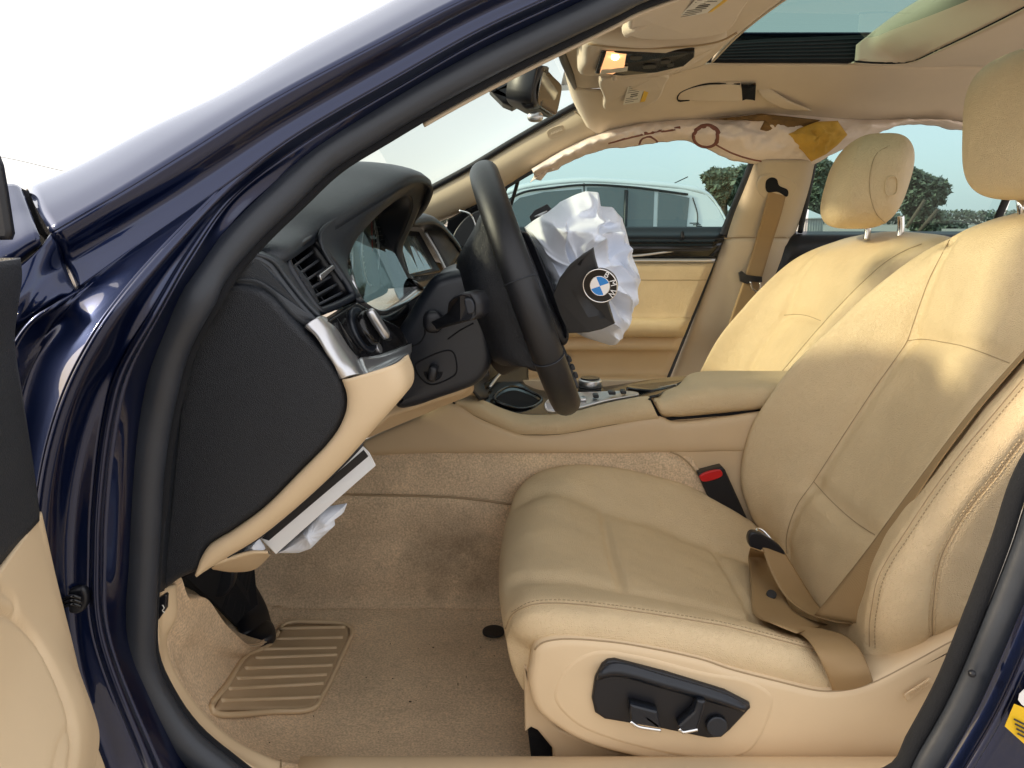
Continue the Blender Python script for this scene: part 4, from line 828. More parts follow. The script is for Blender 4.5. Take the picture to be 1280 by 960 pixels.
# burst airbag
ab = empty('driver_airbag', CAR)
outl = PL([(655, 284), (668, 276), (682, 268), (700, 252), (716, 246), (732, 240), (747, 240), (750, 257), (765, 258), (776, 272), (781, 292), (787, 315), (796, 336), (795, 367), (786, 397), (772, 419), (759, 429), (744, 424), (728, 419), (706, 408), (690, 380), (676, 340), (664, 306)], -.37)
def airbag_vf():
    c = poly(outl, 240, True); na = len(c); ctr = np.array(tuple(P(722, 340, -.37))); V = []; nr = 64; f = []
    for i in range(na):
        w = math.atan2(c[i][2] - ctr[2], c[i][0] - ctr[0]); c[i] = ctr + (c[i] - ctr) * (1 + 0.03 * noise.noise(Vector((math.cos(w) * 2.5, math.sin(w) * 2.5, 1))))
    def ridge(n): return max(0.0, 1 - abs(n) * 2.4) ** 1.6
    for sg in (-1, 1):
        for j in range(nr + (1 if sg < 0 else 0)):
            r = j / nr
            for i in range(na):
                p = ctr + (c[i] - ctr) * r; th = math.atan2(c[i][2] - ctr[2], c[i][0] - ctr[0])
                q = Vector((p[0] * 13 + p[2] * 9, p[2] * 9 - p[0] * 7, sg * 4.0)); w = noise.noise_vector(q * 0.7) * 0.8
                a = ridge(noise.noise(q + w)); b = ridge(noise.noise(q * 2.1 + w * 1.3 + Vector((3, 1, 7)))); s = noise.noise(q * 0.6 + Vector((8, 3, 1)))
                fan = ridge(noise.noise(Vector((math.cos(th) * 3.2, math.sin(th) * 3.2, 2.0 + sg + r * 0.8))))
                e = 1 - r ** 5
                h = -0.050 * a - 0.020 * b + 0.035 * s - 0.020 * fan * r
                V.append(p + np.array([0.012 * (b - .3) * e, sg * (0.10 * math.sqrt(max(0, 1 - r ** 2.6)) - h * e), 0.010 * (a - .3) * e]))
    f = [tuple(q) for q in grid_faces(na, nr + 1, cu=True)]; off = (nr + 1) * na
    g = grid_faces(na, nr, cu=True); f += [tuple(k + off for k in q[::-1]) for q in g]
    f += [(off + (nr - 1) * na + (i + 1) % na, off + (nr - 1) * na + i, nr * na + i, nr * na + (i + 1) % na) for i in range(na)]
    return np.array(V), f
v, f = airbag_vf(); new_obj('airbag_cloth', v, f, 'cloth', ab)
flap = PL([(691, 369, -.55), (699, 348, -.56), (712, 331, -.57), (727, 319, -.58), (741, 310, -.58), (743, 322, -.58), (746, 333, -.58), (752, 350, -.58), (757, 372, -.58), (762, 390, -.57), (768, 405, -.56), (752, 412, -.56), (735, 416, -.56), (711, 417, -.55), (700, 395, -.55)])
fv, ff = slab_vf(flap, 0.004, bevel=0.0015, n=110, smooth=False); new_obj('airbag_cover', fv, ff, 'cover', ab)
# roundel emblem
em = empty('emblem', ab)
fn = Vector(tuple(frame_normal(np.array([tuple(p) for p in flap])))); fn = fn if fn.y < 0 else -fn
ec = P(751, 356, -.583) + fn * 0.001
ex = (P(760, 358, -.583) - P(742, 354, -.583)); ex = (ex - fn * ex.dot(fn)).normalized(); ez = ex.cross(fn); ez = ez if ez.z > 0 else -ez
er = 0.0198
def epos(r, w, h): return ec + (ex * math.cos(w) + ez * math.sin(w)) * r + fn * h
EM = empty('emblem_badge', ab)
def ring_slab(name, r, h, t, m, w0=0, w1=360, fan=False):
    n = max(6, int((w1 - w0) / 6)); pts = [epos(r, R(w0 + (w1 - w0) * i / n), h) for i in range(n + (1 if fan else 0))]
    if fan: pts.append(epos(0, 0, h))
    return slab(name, pts, t, m, ab, smooth=False, bevel=0.0, n=len(pts), front=tuple(fn))
bpy.data.objects.remove(em); bpy.data.objects.remove(EM)
ring_slab('emblem_base', er, 0.003, 0.006, 'gloss'); 
tube('emblem_rim', [epos(er, w, 0.003) for w in np.linspace(0, 2 * math.pi, 33)[:-1]], 0.0008, 'chrome', ab, n=6, closed=True, samples=60)
tube('emblem_ring', [epos(er * .58, w, 0.0032) for w in np.linspace(0, 2 * math.pi, 33)[:-1]], 0.0006, 'chrome', ab, n=6, closed=True, samples=60)
for k in range(4): ring_slab('emblem_quadrant', er * .56, 0.0036, 0.001, 'blue_enamel' if k in (0, 2) else 'white_enamel', 38 + 90 * k, 128 + 90 * k, True)
for ch, w in (('B', 76), ('M', 33), ('W', -12)):
    cu = bpy.data.curves.new('letter', 'FONT'); cu.body = ch; cu.size = 0.0098; cu.align_x = 'CENTER'; cu.align_y = 'CENTER'; cu.extrude = 0.0003; cu.materials.append(M['white_enamel'])
    o = bpy.data.objects.new('letter', cu); COL.objects.link(o); o.parent = ab
    ww = R(w); up_ = (ex * math.cos(ww) + ez * math.sin(ww)); rt = up_.cross(fn); 
    mt = Matrix((( *rt, 0), (*up_, 0), (*fn, 0), (0, 0, 0, 1))).transposed().to_3x3().to_4x4()
    mt = Matrix([[rt[i], up_[i], fn[i], epos(er * .79, ww, 0.0036)[i]] for i in range(3)] + [[0, 0, 0, 1]])
    font_mesh(o, mt, ab)
slab('upper_cover_flap', PL([(662, 271), (668, 263), (684, 255), (690, 262), (690, 272), (685, 281), (676, 280), (666, 282)], -.28), 0.006, 'cover', ab, smooth=False, bevel=0.001, n=30)
for k in range(3): tube('flap_rib', PL([(668 + k * 3, 271 - k * 1), (684, 264 + 3 * k)], -.289), 0.0012, 'silver', ab, n=5, samples=4)

# knee airbag
ka = empty('knee_airbag', CAR)
slab('white_flap', PL([(452, 556, -.60), (462, 566, -.60), (470, 582, -.60), (420, 626, -.62), (345, 693, -.64), (324, 672, -.65), (390, 620, -.63)]), 0.004, 'card', ka, smooth=False, bevel=0.001, n=60)
slab('black_strip', PL([(454, 563), (460, 571), (336, 676), (327, 673)], -.655), 0.003, 'black', ka, smooth=False, bevel=0.0005, n=40)
crumple('torn_cloth', PL([(345, 690), (366, 672), (386, 652), (404, 634), (434, 629), (430, 640), (418, 648), (419, 656), (402, 672), (390, 684), (374, 690)], -.60), 'cloth', ka, D=0.016, amp=0.006, fr=26, seed=5, nr=20, na=110)
crumple('torn_cloth', PL([(300, 690), (312, 678), (324, 672), (332, 686), (318, 686), (306, 692)], -.665), 'cloth', ka, D=0.006, amp=0.005, fr=60, seed=8)
loft('curled_flap', [PL([(262, 706, -.70), (285, 698, -.69), (312, 690, -.68), (335, 690, -.67)]), PL([(266, 710, -.66), (288, 710, -.64), (314, 706, -.63), (336, 693, -.63)]), PL([(268, 709, -.60), (290, 713, -.585), (316, 711, -.58), (338, 692, -.60)]), PL([(270, 704, -.56), (292, 706, -.55), (318, 703, -.55), (336, 688, -.57)])], 'beige_plastic', ka, nu=30, nv=16, thick=0.003)

# ================================================================== console
cs = empty('centre_console', CAR)
top_l = [(452, 553), (480, 540), (520, 523), (569, 503), (593, 518), (626, 533), (648, 541), (669, 543), (702, 541), (763, 530), (823, 521), (840, 527), (900, 522), (950, 515), (1010, 510)]
bot_l = [(460, 569), (500, 567), (540, 566), (580, 566), (620, 566), (660, 566), (700, 566), (740, 566), (780, 566), (820, 565), (840, 565), (870, 565), (900, 564), (950, 564), (1010, 563)]
mid_l = [((a[0] + b[0]) / 2, (a[1] + b[1]) / 2) for a, b in zip(top_l, bot_l)]
loft('side_panel', [PL(top_l, -.112), PL([(a[0], a[1] + 2) for a in top_l], -.125), PL(mid_l, -.130), PL([(a[0], a[1] - 2) for a in bot_l], -.128), PL(bot_l, -.118)], 'beige_panel', cs, nu=120, nv=24)
rt_ = [(573, 499), (593, 499), (608, 506), (626, 514), (648, 521), (669, 523), (713, 519), (757, 508), (800, 500), (812, 499)]
rb_ = [(569, 505), (593, 519), (610, 527), (626, 534), (648, 542), (669, 543), (702, 542), (763, 531), (800, 526), (823, 523)]
rm_ = [((a[0] * .5 + b[0] * .5), (a[1] * .5 + b[1] * .5)) for a, b in zip(rt_, rb_)]
v, f = loft_vf([PL([(a, b - 3) for a, b in rt_], -.09), PL(rt_, -.108), PL(rm_, -.128), PL([(a, b - 1) for a, b in rb_], -.126), PL(rb_, -.112)], 140, 26)
solid(new_obj('console_rail', v, f, 'leather', cs), 0.004)
tube('rail_joint', PL([(566, 503)] + rb_, -.1255), 0.0017, 'fuzzy', cs, n=6, samples=90)
c = on_mesh(v, f, [(640, 523), (669, 527), (713, 523), (757, 512), (812, 503)], 50, 0.0005); tube('rail_stitch', c, 0.0008, 'leather_dark', cs, n=5)
# dark gap and armrest
tube('armrest_gap', PL([(812, 498), (818, 510), (828, 523), (850, 522), (900, 518), (950, 514), (1000, 511)], -.112), 0.0035, 'fuzzy', cs, n=6)
ar = empty('armrest', CAR)
a_rows = [PL([(822, 505), (829, 519), (845, 521), (900, 517), (950, 512), (1010, 508)], -.10), PL([(820, 503), (827, 514), (845, 516), (900, 511), (950, 506), (1010, 502)], -.125), PL([(818, 500), (826, 505), (850, 497), (901, 491), (950, 488), (1010, 485)], -.118),
          PL([(818, 498), (832, 491), (856, 483), (901, 478), (950, 477), (1010, 476)], -.07), PL([(817, 496), (845, 485), (862, 473), (901, 470), (960, 470), (1010, 470)], 0.0), PL([(816, 495), (848, 483), (862, 470), (876, 466), (960, 465), (1010, 465)], 0.085), PL([(820, 498), (850, 487), (866, 476), (880, 472), (960, 471), (1010, 471)], 0.12)]
v, f = loft_vf(a_rows, 90, 50); solid(new_obj('armrest_pad', v, f, 'leather', ar), 0.004)
c = on_mesh(v, f, [(823, 506), (840, 499), (856, 495), (901, 491), (967, 487)], 40, 0.0004); tube('armrest_stitch', c, 0.0008, 'leather_dark', ar, n=5)
c = on_mesh(v, f, [(823, 503), (840, 496), (856, 492), (901, 488), (967, 484)], 40, 0.0004); tube('armrest_stitch', c, 0.0008, 'leather_dark', ar, n=5)
tube('armrest_piping', PL([(862, 473), (880, 471), (920, 470), (975, 471)], 0.02), 0.0015, 'leather_dark', ar, n=5)
# console top: gloss tray, shifter, controller, buttons
loft('console_top', [PL([(600, 501), (625, 513), (645, 520), (669, 522), (713, 518), (760, 506), (822, 495)], -.098), PL([(616, 484), (640, 498), (660, 505), (690, 505), (730, 503), (770, 495), (845, 483)], 0.0), PL([(630, 466), (652, 479), (672, 488), (700, 489), (750, 485), (800, 478), (862, 471)], .10)], 'gloss', cs, nu=60, nv=20, thick=0.004)
slab('tray_well', PL([(622, 500, -.07), (634, 489, -.01), (650, 489, .03), (672, 499, .03), (666, 508, -.02), (645, 510, -.06)]), 0.004, 'fuzzy', cs, bevel=0.001, n=60, front=(0, 0, 1))
tube('tray_rim', [p + Vector((0, 0, .004)) for p in PL([(618, 502, -.075), (632, 487, -.01), (650, 487, .035), (676, 499, .035), (668, 510, -.02), (645, 513, -.065)])], 0.003, 'gloss', cs, n=8, closed=True, samples=60)
slab('tray_lid', PL([(596, 490, -.06), (606, 478, -.02), (627, 464, .03), (631, 463, .03), (610, 486, -.03), (602, 496, -.06)]), 0.006, 'gloss', cs, bevel=0.002, n=50, smooth=False)
tube('lid_edge', PL([(612, 484, -.03), (621, 472, .0), (630, 462, .03)]), 0.003, 'silver', cs, n=6)
slab('button_plate', PL([(680, 513, -.085), (688, 503, -.06), (700, 498, -.03), (745, 496, -.02), (785, 495, -.02), (798, 499, -.06), (757, 507, -.085), (713, 518, -.088), (684, 519, -.088)]), 0.006, 'silver', cs, bevel=0.002, n=80, front=(0, 0, 1))
for o in list(cs.children):
    if o.name.startswith('button_plate'): o.location = (0, -0.004, 0.012)
for (a, b, w) in ((692, 511, 7), (728, 508, 9), (744, 504, 8), (764, 500, 10), (778, 499, 8)):
    q = P(a, b, -.055); rbox('console_button', q + Vector((0, -0.004, 0.016)), (w * 0.0013, 0.020, 0.006), 'black' if w != 9 else 'silver', cs, bevel=0.0015)
kb = P(737, 492, .01)
disc('knob_base', kb, Vector((0, 0, 1)), 0.030, 0.008, 'gloss', cs); disc('control_knob', kb + Vector((0, 0, .008)), Vector((0, 0, 1)), 0.023, 0.022, 'silver', cs, bevel=0.004); disc('knob_cap', kb + Vector((0, 0, .030)), Vector((0, 0, 1)), 0.019, 0.003, 'gloss', cs, bevel=0.001)
tube('knob_band', [kb + Vector((0.0235 * math.cos(w), 0.0235 * math.sin(w), 0.015)) for w in np.linspace(0, 2 * math.pi, 25)[:-1]], 0.002, 'black', cs, n=6, closed=True, samples=50)
slab('ashtray_lid', PL([(784, 484, .0), (800, 476, .08), (858, 470, .09), (846, 480, .0), (822, 487, -.03)]), 0.012, 'gloss', cs, bevel=0.003, n=60, front=(0, 0, 1))
tube('lid_trim', PL([(784, 487, .0), (815, 486, -.01), (846, 481, .0)]), 0.002, 'silver', cs, n=6)
loft('console_far_side', [[WP(x, .11, .66) for x in (-.12, .2, .5)], [WP(x, .13, .6) for x in (-.14, .2, .5)], [WP(x, .15, .27) for x in (-.2, .2, .5)]], 'beige_panel', cs, nu=10, nv=8)
# belt buckle beside the console
bk_ = empty('belt_buckle', CAR)
slab('buckle_body', PL([(872, 592), (903, 584), (907, 588), (945, 672), (912, 676), (898, 650)], -.150), 0.028, 'black', bk_, smooth=False, bevel=0.004, n=60)
slab('release_button', PL([(875, 595), (901, 588), (903, 595), (878, 602)], -.1535), 0.018, 'red', bk_, smooth=True, bevel=0.002, n=40)

# ================================================================== floor
fl = empty('floor_carpet', CAR)
edge = [WP(-.76, -.70, .60), WP(-.58, -.69, .60)] + [P(a, b, y) for a, b, y in ((217, 715, -.675), (217, 731, -.672), (217, 772, -.67), (207, 797, -.67), (211, 825, -.67), (240, 877, -.665), (285, 922, -.655), (337, 950, -.645), (480, 957, -.635), (700, 960, -.635))] + [WP(0.35, -.635, .335), WP(0.75, -.635, .335)]
def zf(x): return 0.272 + (max(0, -0.47 - x) ** 1.2) * 1.15
WG = [1, 1, 1, 1, 1, 0.95, 0.85, 0.6, 0.3, 0.1, 0, 0, 0, 0]
def rowf(Y, dz): return [Vector((e[0] - 0.03 * w * (Y + .67) / .3, Y, zf(e[0]) + dz + w * (e[2] - zf(e[0])) * max(0, (-.27 - Y) / .40) ** 1.25)) for e, w in zip(edge, WG)]
e2 = [p + Vector((0, 0.012, -0.008)) for p in edge]
e3 = [Vector((p[0] - 0.005 * w, p[1] + 0.04, (0.45 + .40 * w) * p[2] + (0.55 - .40 * w) * zf(p[0]))) for p, w in zip(edge, WG)]
r1 = rowf(-.575, 0.012); r2 = rowf(-.50, 0); r3 = rowf(-.36, 0); r4 = rowf(-.22, 0.0); r5 = rowf(-.165, 0.012)
v, f = loft_vf([edge, e2, e3, r1, r2, r3, r4, r5], 140, 90, uni=True)
for i in range(len(v)): v[i][2] += 0.0025 * noise.fractal(Vector((v[i][0] * 14, v[i][1] * 14, 0)), 1, 2, 4)
solid(new_obj('carpet', v, f, 'carpet', fl), 0.006, -1); FV, FF = v, f
xs = [-0.62, -0.5, -0.4, -0.3, -.2, -.1, 0, .1, .2, .3, .45, .75]
def tw(Y, g): return [Vector((x, Y, g(x))) for x in xs]
wb = tw(-.168, lambda x: zf(x) + 0.010)
seam = PL([(300, 612), (360, 614), (435, 617), (500, 618), (560, 620), (604, 624), (632, 628), (700, 636), (800, 640), (900, 640)], -.142)
v, f = loft_vf([wb, tw(-.155, lambda x: zf(x) + 0.035), [p + Vector((0, -0.004, -0.01)) for p in seam], seam], 120, 40)
for i in range(len(v)): v[i][1] += 0.003 * noise.fractal(Vector((v[i][0] * 12, v[i][2] * 16, 0)), 1, 2, 4)
solid(new_obj('tunnel_carpet', v, f, 'carpet', fl), 0.005)
up_ = PL([(300, 560), (380, 560), (460, 567), (520, 564), (580, 563), (660, 563), (740, 563), (800, 563), (840, 563), (860, 563)], -.122)
sm2 = PL([(300, 615), (360, 617), (435, 618), (500, 619), (560, 621), (604, 625), (632, 629), (720, 638), (800, 650), (905, 660)], -.138)
v, f = loft_vf([up_, PL([(300, 590), (380, 590), (450, 592), (520, 592), (580, 592), (660, 593), (740, 593), (800, 592), (850, 585), (885, 610)], -.136), sm2], 120, 24)
for i in range(len(v)): v[i][1] += 0.002 * noise.fractal(Vector((v[i][0] * 20, v[i][2] * 20, 5)), 1, 2, 4)
solid(new_obj('tunnel_carpet', v, f, 'carpet', fl), 0.005)
tube('carpet_seam', [p + Vector((0, -0.004, 0)) for p in PL([(300, 612), (360, 615), (435, 617.5), (500, 618.5), (560, 620.5), (604, 624.5), (632, 628.5), (700, 636)], -.142)], 0.0022, 'leather_dark', fl, n=6)
tube('carpet_edge', PL([(838, 565), (850, 570), (862, 580), (872, 593)], -.140), 0.0014, 'leather_dark', fl, n=6)
slab('tunnel_panel', PL([(836, 562), (960, 562), (1000, 700), (900, 700), (872, 594), (858, 576)], -.128), 0.01, 'beige_panel', cs, smooth=False, bevel=0.001, n=50)
# toe board in the dark under the dash
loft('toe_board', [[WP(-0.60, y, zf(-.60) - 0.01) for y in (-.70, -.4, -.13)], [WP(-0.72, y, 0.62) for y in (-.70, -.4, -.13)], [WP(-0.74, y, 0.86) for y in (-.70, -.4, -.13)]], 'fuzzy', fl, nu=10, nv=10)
# grit and crumbs trodden into the carpet
rg = random.Random(11); T = []; bvf = BVHTree.FromPolygons([tuple(x) for x in FV], FF)
while len(T) < 70:
    h = bvf.ray_cast(Vector((rg.uniform(-.45, .12), rg.uniform(-.62, -.17), .9)), Vector((0, 0, -1)))
    if h[0] is None: continue
    s = rg.uniform(.0005, .0013) * (1.8 if rg.random() < .06 else 1); q = h[0] + Vector((0, 0, s * .4))
    T.append(rbox_vf(q, (s * rg.uniform(1, 3), s * 1.2, s), (rg.random(), rg.random(), rg.random() * 6), s * .3))
vv, ff = join_vf(T); o = new_obj('crumbs', vv, ff, mat('dark_grit', (0.06, 0.04, 0.025), .9), fl); o['kind'] = 'stuff'
# heel pad with ribs
hp = empty('heel_pad', CAR)
def onf(a, b, h=0.0): 
    c = on_mesh(FV, FF, [(a, b), (a + .5, b)], 2, 0); return Vector(tuple(c[0])) + Vector((0, 0, h)) if len(c) else PZ(a, b, .275 + h)
padl = [(352, 787), (362, 781), (388, 780), (434, 784), (440, 792), (428, 822), (405, 870), (391, 889), (340, 893), (272, 896), (264, 890), (285, 858), (311, 821), (337, 810), (346, 798)]
padm = mat('tan_rubber_pad', (0.47, 0.34, 0.205), 0.7, bump=[('n', 300, .2, .001)], var=.06)
pl_, pr_ = crom([(355, 784, 0), (338, 809, 0), (311, 822, 0), (285, 858, 0), (267, 892, 0)], 24), crom([(434, 785, 0), (436, 800, 0), (424, 832, 0), (405, 870, 0), (390, 890, 0)], 24)
pv = [onf(*(pl_[k][:2] * (1 - t) + pr_[k][:2] * t), .004) for k in range(24) for t in np.linspace(0, 1, 16)]
solid(new_obj('pad_base', pv, grid_faces(16, 24), padm, hp), 0.004)
tube('pad_border', [onf(a, b, 0.0045) for a, b in padl], 0.0042, M['beige_panel'], hp, n=8, closed=True, samples=120)
for (x0, y0, x1, y1) in ((350, 790, 432, 788), (345, 803, 429, 801), (329, 816, 421, 814), (319, 827, 422, 823), (306, 840, 416, 836), (296, 853, 409, 848), (285, 866, 405, 859), (276, 881, 401, 876)):
    tube('rib', [onf(x0 + (x1 - x0) * t, y0 + (y1 - y0) * t, .0062) for t in (0, .2, .4, .6, .8, 1)], 0.0032, M['beige_panel'], hp, n=8, samples=16)
# pedals
pe = empty('accelerator_pedal', CAR)
tube('pedal_plate', [PZ(322, 794, .292), P(312, 760, -.22), P(300, 722, -.22), P(290, 690, -.22)], [0.030, 0.032, 0.028, 0.022], 'black', pe, n=14, flat=0.28, up=(0.5, -0.3, 1))
v, f = sellip_vf(PZ(321, 793, .290), (0.062, 0.075, 0.026), rot=(0, 0, R(25)), e1=.6, e2=.7, nu=30, nv=16); new_obj('pedal_foot', v, f, 'black', pe)
bpd = empty('brake_pedal', CAR)
slab('pedal_pad', PL([(244, 722), (252, 716), (288, 712), (292, 722), (282, 745), (262, 748), (254, 742)], -.33), 0.018, 'black_grain', bpd, bevel=0.004, n=50)
tube('pedal_arm', PL([(270, 725, -.31), (262, 690, -.30), (255, 640, -.30)]), 0.012, 'black', bpd, n=8)
fr_ = slab('foot_rest', PL([(222, 728, -.45), (240, 715, -.45), (320, 690, -.20), (318, 715, -.20), (325, 775, -.22), (304, 790, -.25), (276, 762, -.30), (250, 742, -.38)]), 0.01, 'fuzzy', CAR, smooth=False, bevel=0.002, n=60)
# floor cap, trim strip with switch
fcap = disc('floor_cap', PZ(617, 790, .276), Vector((0, 0, 1)), 0.020, 0.003, 'black', CAR, bevel=0.001)
sx = empty('sill_trim', CAR)
loft('sill_cover', [[P(a, b, -.722) for a, b in ((196, 738), (196, 775), (196, 800), (199, 842), (226, 886), (263, 927), (316, 962), (352, 985))], [P(a, b, -.705) for a, b in ((200, 736), (200, 775), (200, 800), (203, 840), (230, 882), (268, 923), (320, 957), (352, 975))], [P(a, b, -.685) for a, b in ((217, 731), (217, 772), (206, 797), (210, 827), (240, 879), (286, 924), (338, 951), (352, 956))], [P(a, b, -.668) for a, b in ((218, 731), (218, 772), (207, 797), (211, 827), (241, 879), (287, 924), (338, 952), (352, 956))]], 'beige_plastic', sx, nu=70, nv=16)
loft('sill_plate', [[WP(x, -.73, .372) for x in (-.24, 0, .3, .6)], [WP(x, -.69, .368) for x in (-.25, 0, .3, .6)], [WP(x, -.645, .347) for x in (-.26, 0, .3, .6)], [WP(x, -.632, .325) for x in (-.26, 0, .3, .6)]], 'beige_plastic', sx, nu=20, nv=10)
slab('trunk_switch', [P(a, b, -.722) for a, b in ((198, 748), (206, 743), (208, 745), (207, 762), (198, 775))], 0.006, 'black', sx, bevel=0.001, n=40, smooth=False)
tube('switch_mark', [P(a, b, -.7235) for a, b in ((203, 756), (205, 760), (203, 763), (206, 766))], 0.0006, 'label', sx, n=5)
tube('joint_line', [P(351, 950, -.668), P(351, 957, -.69), P(351, 975, -.706)], 0.0012, 'leather_dark', sx, n=5)

fw_ = new_obj('firewall_sun_block', [(-0.74, -.80, .2), (-0.74, .80, .2), (-0.74, .80, .90), (-0.74, -.80, .90), (-0.70, -.80, .90), (-0.70, .80, .90), (-0.70, .80, .2), (-0.70, -.80, .2)], [(0, 1, 2, 3), (4, 5, 6, 7), (2, 3, 4, 5)], 'fuzzy', CAR, False)  # unseen wall added to stop sun leaking in under the dash
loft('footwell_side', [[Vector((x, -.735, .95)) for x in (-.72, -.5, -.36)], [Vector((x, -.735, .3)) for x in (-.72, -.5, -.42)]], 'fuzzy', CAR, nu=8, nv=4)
# ================================================================== driver's seat
se = empty('driver_seat', CAR)
def cushion_rows():
    r1 = PL([(646, 616, -.165), (668, 594, -.15), (700, 584, -.14), (737, 581, -.138), (800, 590, -.138), (875, 613, -.138), (946, 657, -.145), (985, 690, -.15)])
    r2 = PL([(636, 640, -.225), (660, 622, -.225), (700, 614, -.225), (754, 632, -.225), (820, 652, -.225), (892, 682, -.235), (960, 705, -.24), (1000, 722, -.24)])
    r3 = PL([(626, 690, -.37), (655, 672, -.37), (700, 674, -.37), (760, 687, -.37), (840, 706, -.37), (920, 730, -.37), (985, 752, -.37), (1030, 768, -.37)])
    r4 = PL([(626, 742, -.515), (650, 726, -.515), (690, 724, -.515), (779, 737, -.515), (860, 753, -.515), (944, 775, -.515), (1010, 795, -.515), (1050, 810, -.515)])
    r5 = PL([(633, 782, -.592), (645, 766, -.602), (665, 757, -.608), (737, 757, -.61), (812, 767, -.61), (912, 784, -.61), (1017, 812, -.61), (1075, 832, -.61)])
    r6 = PL([(637, 796, -.60), (650, 790, -.617), (668, 786, -.625), (737, 787, -.63), (812, 797, -.63), (912, 813, -.63), (1017, 840, -.63), (1080, 862, -.63)])
    r7 = PL([(650, 822, -.59), (665, 829, -.605), (690, 836, -.62), (737, 842, -.622), (812, 852, -.622), (912, 868, -.622), (1017, 890, -.622), (1080, 905, -.622)])
    r0 = [p + Vector((0, 0.015, -0.10)) for p in r1]
    out = []
    for r in (r0, r1, r2, r3, r4, r5, r6, r7):
        a = r[0]; out.append([a + Vector((0.055, 0, -0.115)), a + Vector((0.018, 0, -0.075)), a + Vector((0.002, 0, -0.032))] + r)
    return out
rows = cushion_rows()
rows[7] = rows[7][3:]; rows[7] = [rows[7][0] + Vector((0.02, 0, -.02)), rows[7][0] + Vector((0.01, 0, -.01))] + rows[7]
v, f = loft_vf(rows, 150, 130)
seams = {'a': [(648, 628), (672, 616), (696, 614), (726, 622), (754, 635), (820, 655), (892, 684), (936, 698)],
         'b': [(754, 635), (757, 655), (762, 680), (770, 710), (779, 736)],
         'c': [(652, 722), (690, 722), (736, 727), (779, 736), (860, 753), (944, 775)],
         'd': [(892, 684), (905, 706), (925, 740), (944, 775)]}
L3 = {k: on_mesh(v, f, s, 50) for k, s in seams.items()}
v = groove(v, f, [L3['a'], L3['c']], 0.018, 0.007); v = groove(v, f, [L3['b'], L3['d']], 0.007, 0.007)
pip = [(632, 786), (640, 769), (662, 757), (692, 754), (737, 757), (812, 767), (880, 778), (912, 784), (1017, 812), (1040, 819)]
Lp = on_mesh(v, f, pip, 80); v = groove(v, f, [Lp], 0.006, 0.003)
for i in range(len(v)):
    nn = noise.fractal(Vector((v[i][0] * 16, v[i][1] * 16, v[i][2] * 16)), 1, 2, 3); v[i][2] += 0.0016 * nn
new_obj('seat_cushion', v, f, 'leather', se); CV, CF = v, f
c = on_mesh(v, f, pip, 90, 0.0003); tube('piping_seam', c, 0.0009, 'leather_dark', se, n=5)
def stitches(name, c, par, step=0.0055, ln=0.0034, r=0.0007, m='leather_dark'):
    if len(c) < 3: return
    s = np.concatenate([[0], np.cumsum(np.linalg.norm(np.diff(c, axis=0), axis=1))]); T = []; u = 0
    while u + ln < s[-1]:
        a = np.array([np.interp(u, s, c[:, k]) for k in range(3)]); b = np.array([np.interp(u + ln, s, c[:, k]) for k in range(3)])
        T.append(tube_vf([a, b], r, n=4, samples=2)); u += step
    if T:
        vv, ff = join_vf(T); o = new_obj(name, vv, ff, m, par); o['kind'] = 'stuff'
stitches('stitching', on_mesh(v, f, [(a, b - 4) for a, b in pip[1:]], 120, 0.0004), se)
# side trim, switch panel
trp = [(664, 829), (668, 812), (677, 804), (700, 799), (760, 802), (812, 810), (880, 825), (912, 836), (970, 851), (1021, 863), (1040, 864), (1066, 861), (1092, 853), (1145, 826), (1200, 797), (1225, 790), (1215, 830), (1180, 900), (1150, 950), (1120, 985), (940, 990), (835, 961), (797, 951), (737, 934), (700, 915), (670, 889), (661, 855)]
v, f = slab_vf(PL(trp, -.640), 0.05, bevel=0.011, n=200); new_obj('side_trim', v, f, 'beige_plastic', se)
tube('trim_gap', PL(trp[1:16], -.636), 0.0011, 'leather_dark', se, n=6, samples=120)
crs = PL([(690, 872), (715, 905), (760, 926), (850, 948), (900, 953), (938, 942), (962, 905), (968, 870), (940, 850), (880, 838), (800, 818), (745, 812), (712, 828)], -.6415)
slab('switch_surround', crs, 0.01, 'beige_plastic', se, bevel=0.007, n=120)
ptl = [(769, 826), (832, 842), (907, 865), (938, 881), (939, 886), (913, 914), (902, 923), (885, 924), (827, 912), (756, 900), (744, 892), (740, 875), (744, 849), (753, 832), (760, 827)]
sp_ = PL(ptl, -.6485)
ps_ = slab('switch_panel', sp_, 0.012, 'black', se, bevel=0.004, n=120, smooth=False)
loft('panel_brow', [PL([(752, 834), (769, 828), (832, 844), (907, 867), (936, 882)], -.650), PL([(748, 843), (769, 840), (832, 856), (900, 876), (932, 887)], -.657), PL([(746, 850), (769, 845), (832, 861), (898, 880), (930, 889)], -.651)], 'black_soft', se, nu=30, nv=10, thick=0.002)
b1 = slab('adjust_button', PL([(788, 881), (822, 890), (824, 902), (826, 911), (800, 907), (789, 902), (787, 890)], -.664), 0.014, 'black_soft', se, bevel=0.003, n=50, smooth=False)
tube('button_edge', PL([(788, 902), (797, 908), (812, 911), (826, 913)], -.664), 0.0022, 'chrome', se, n=6, flat=.8)
b2 = slab('adjust_button', PL([(872, 876), (882, 877), (881, 887), (872, 914), (850, 913), (848, 908), (868, 890)], -.664), 0.014, 'black_soft', se, bevel=0.003, n=50, smooth=False)
tube('button_edge', PL([(849, 911), (853, 915), (862, 914), (872, 912)], -.664), 0.0022, 'chrome', se, n=6, flat=.8)
disc('lumbar_knob', P(895, 906, -.650), Vector((0, -1, .15)).normalized(), 0.0128, 0.006, 'black_soft', se, bevel=0.002)
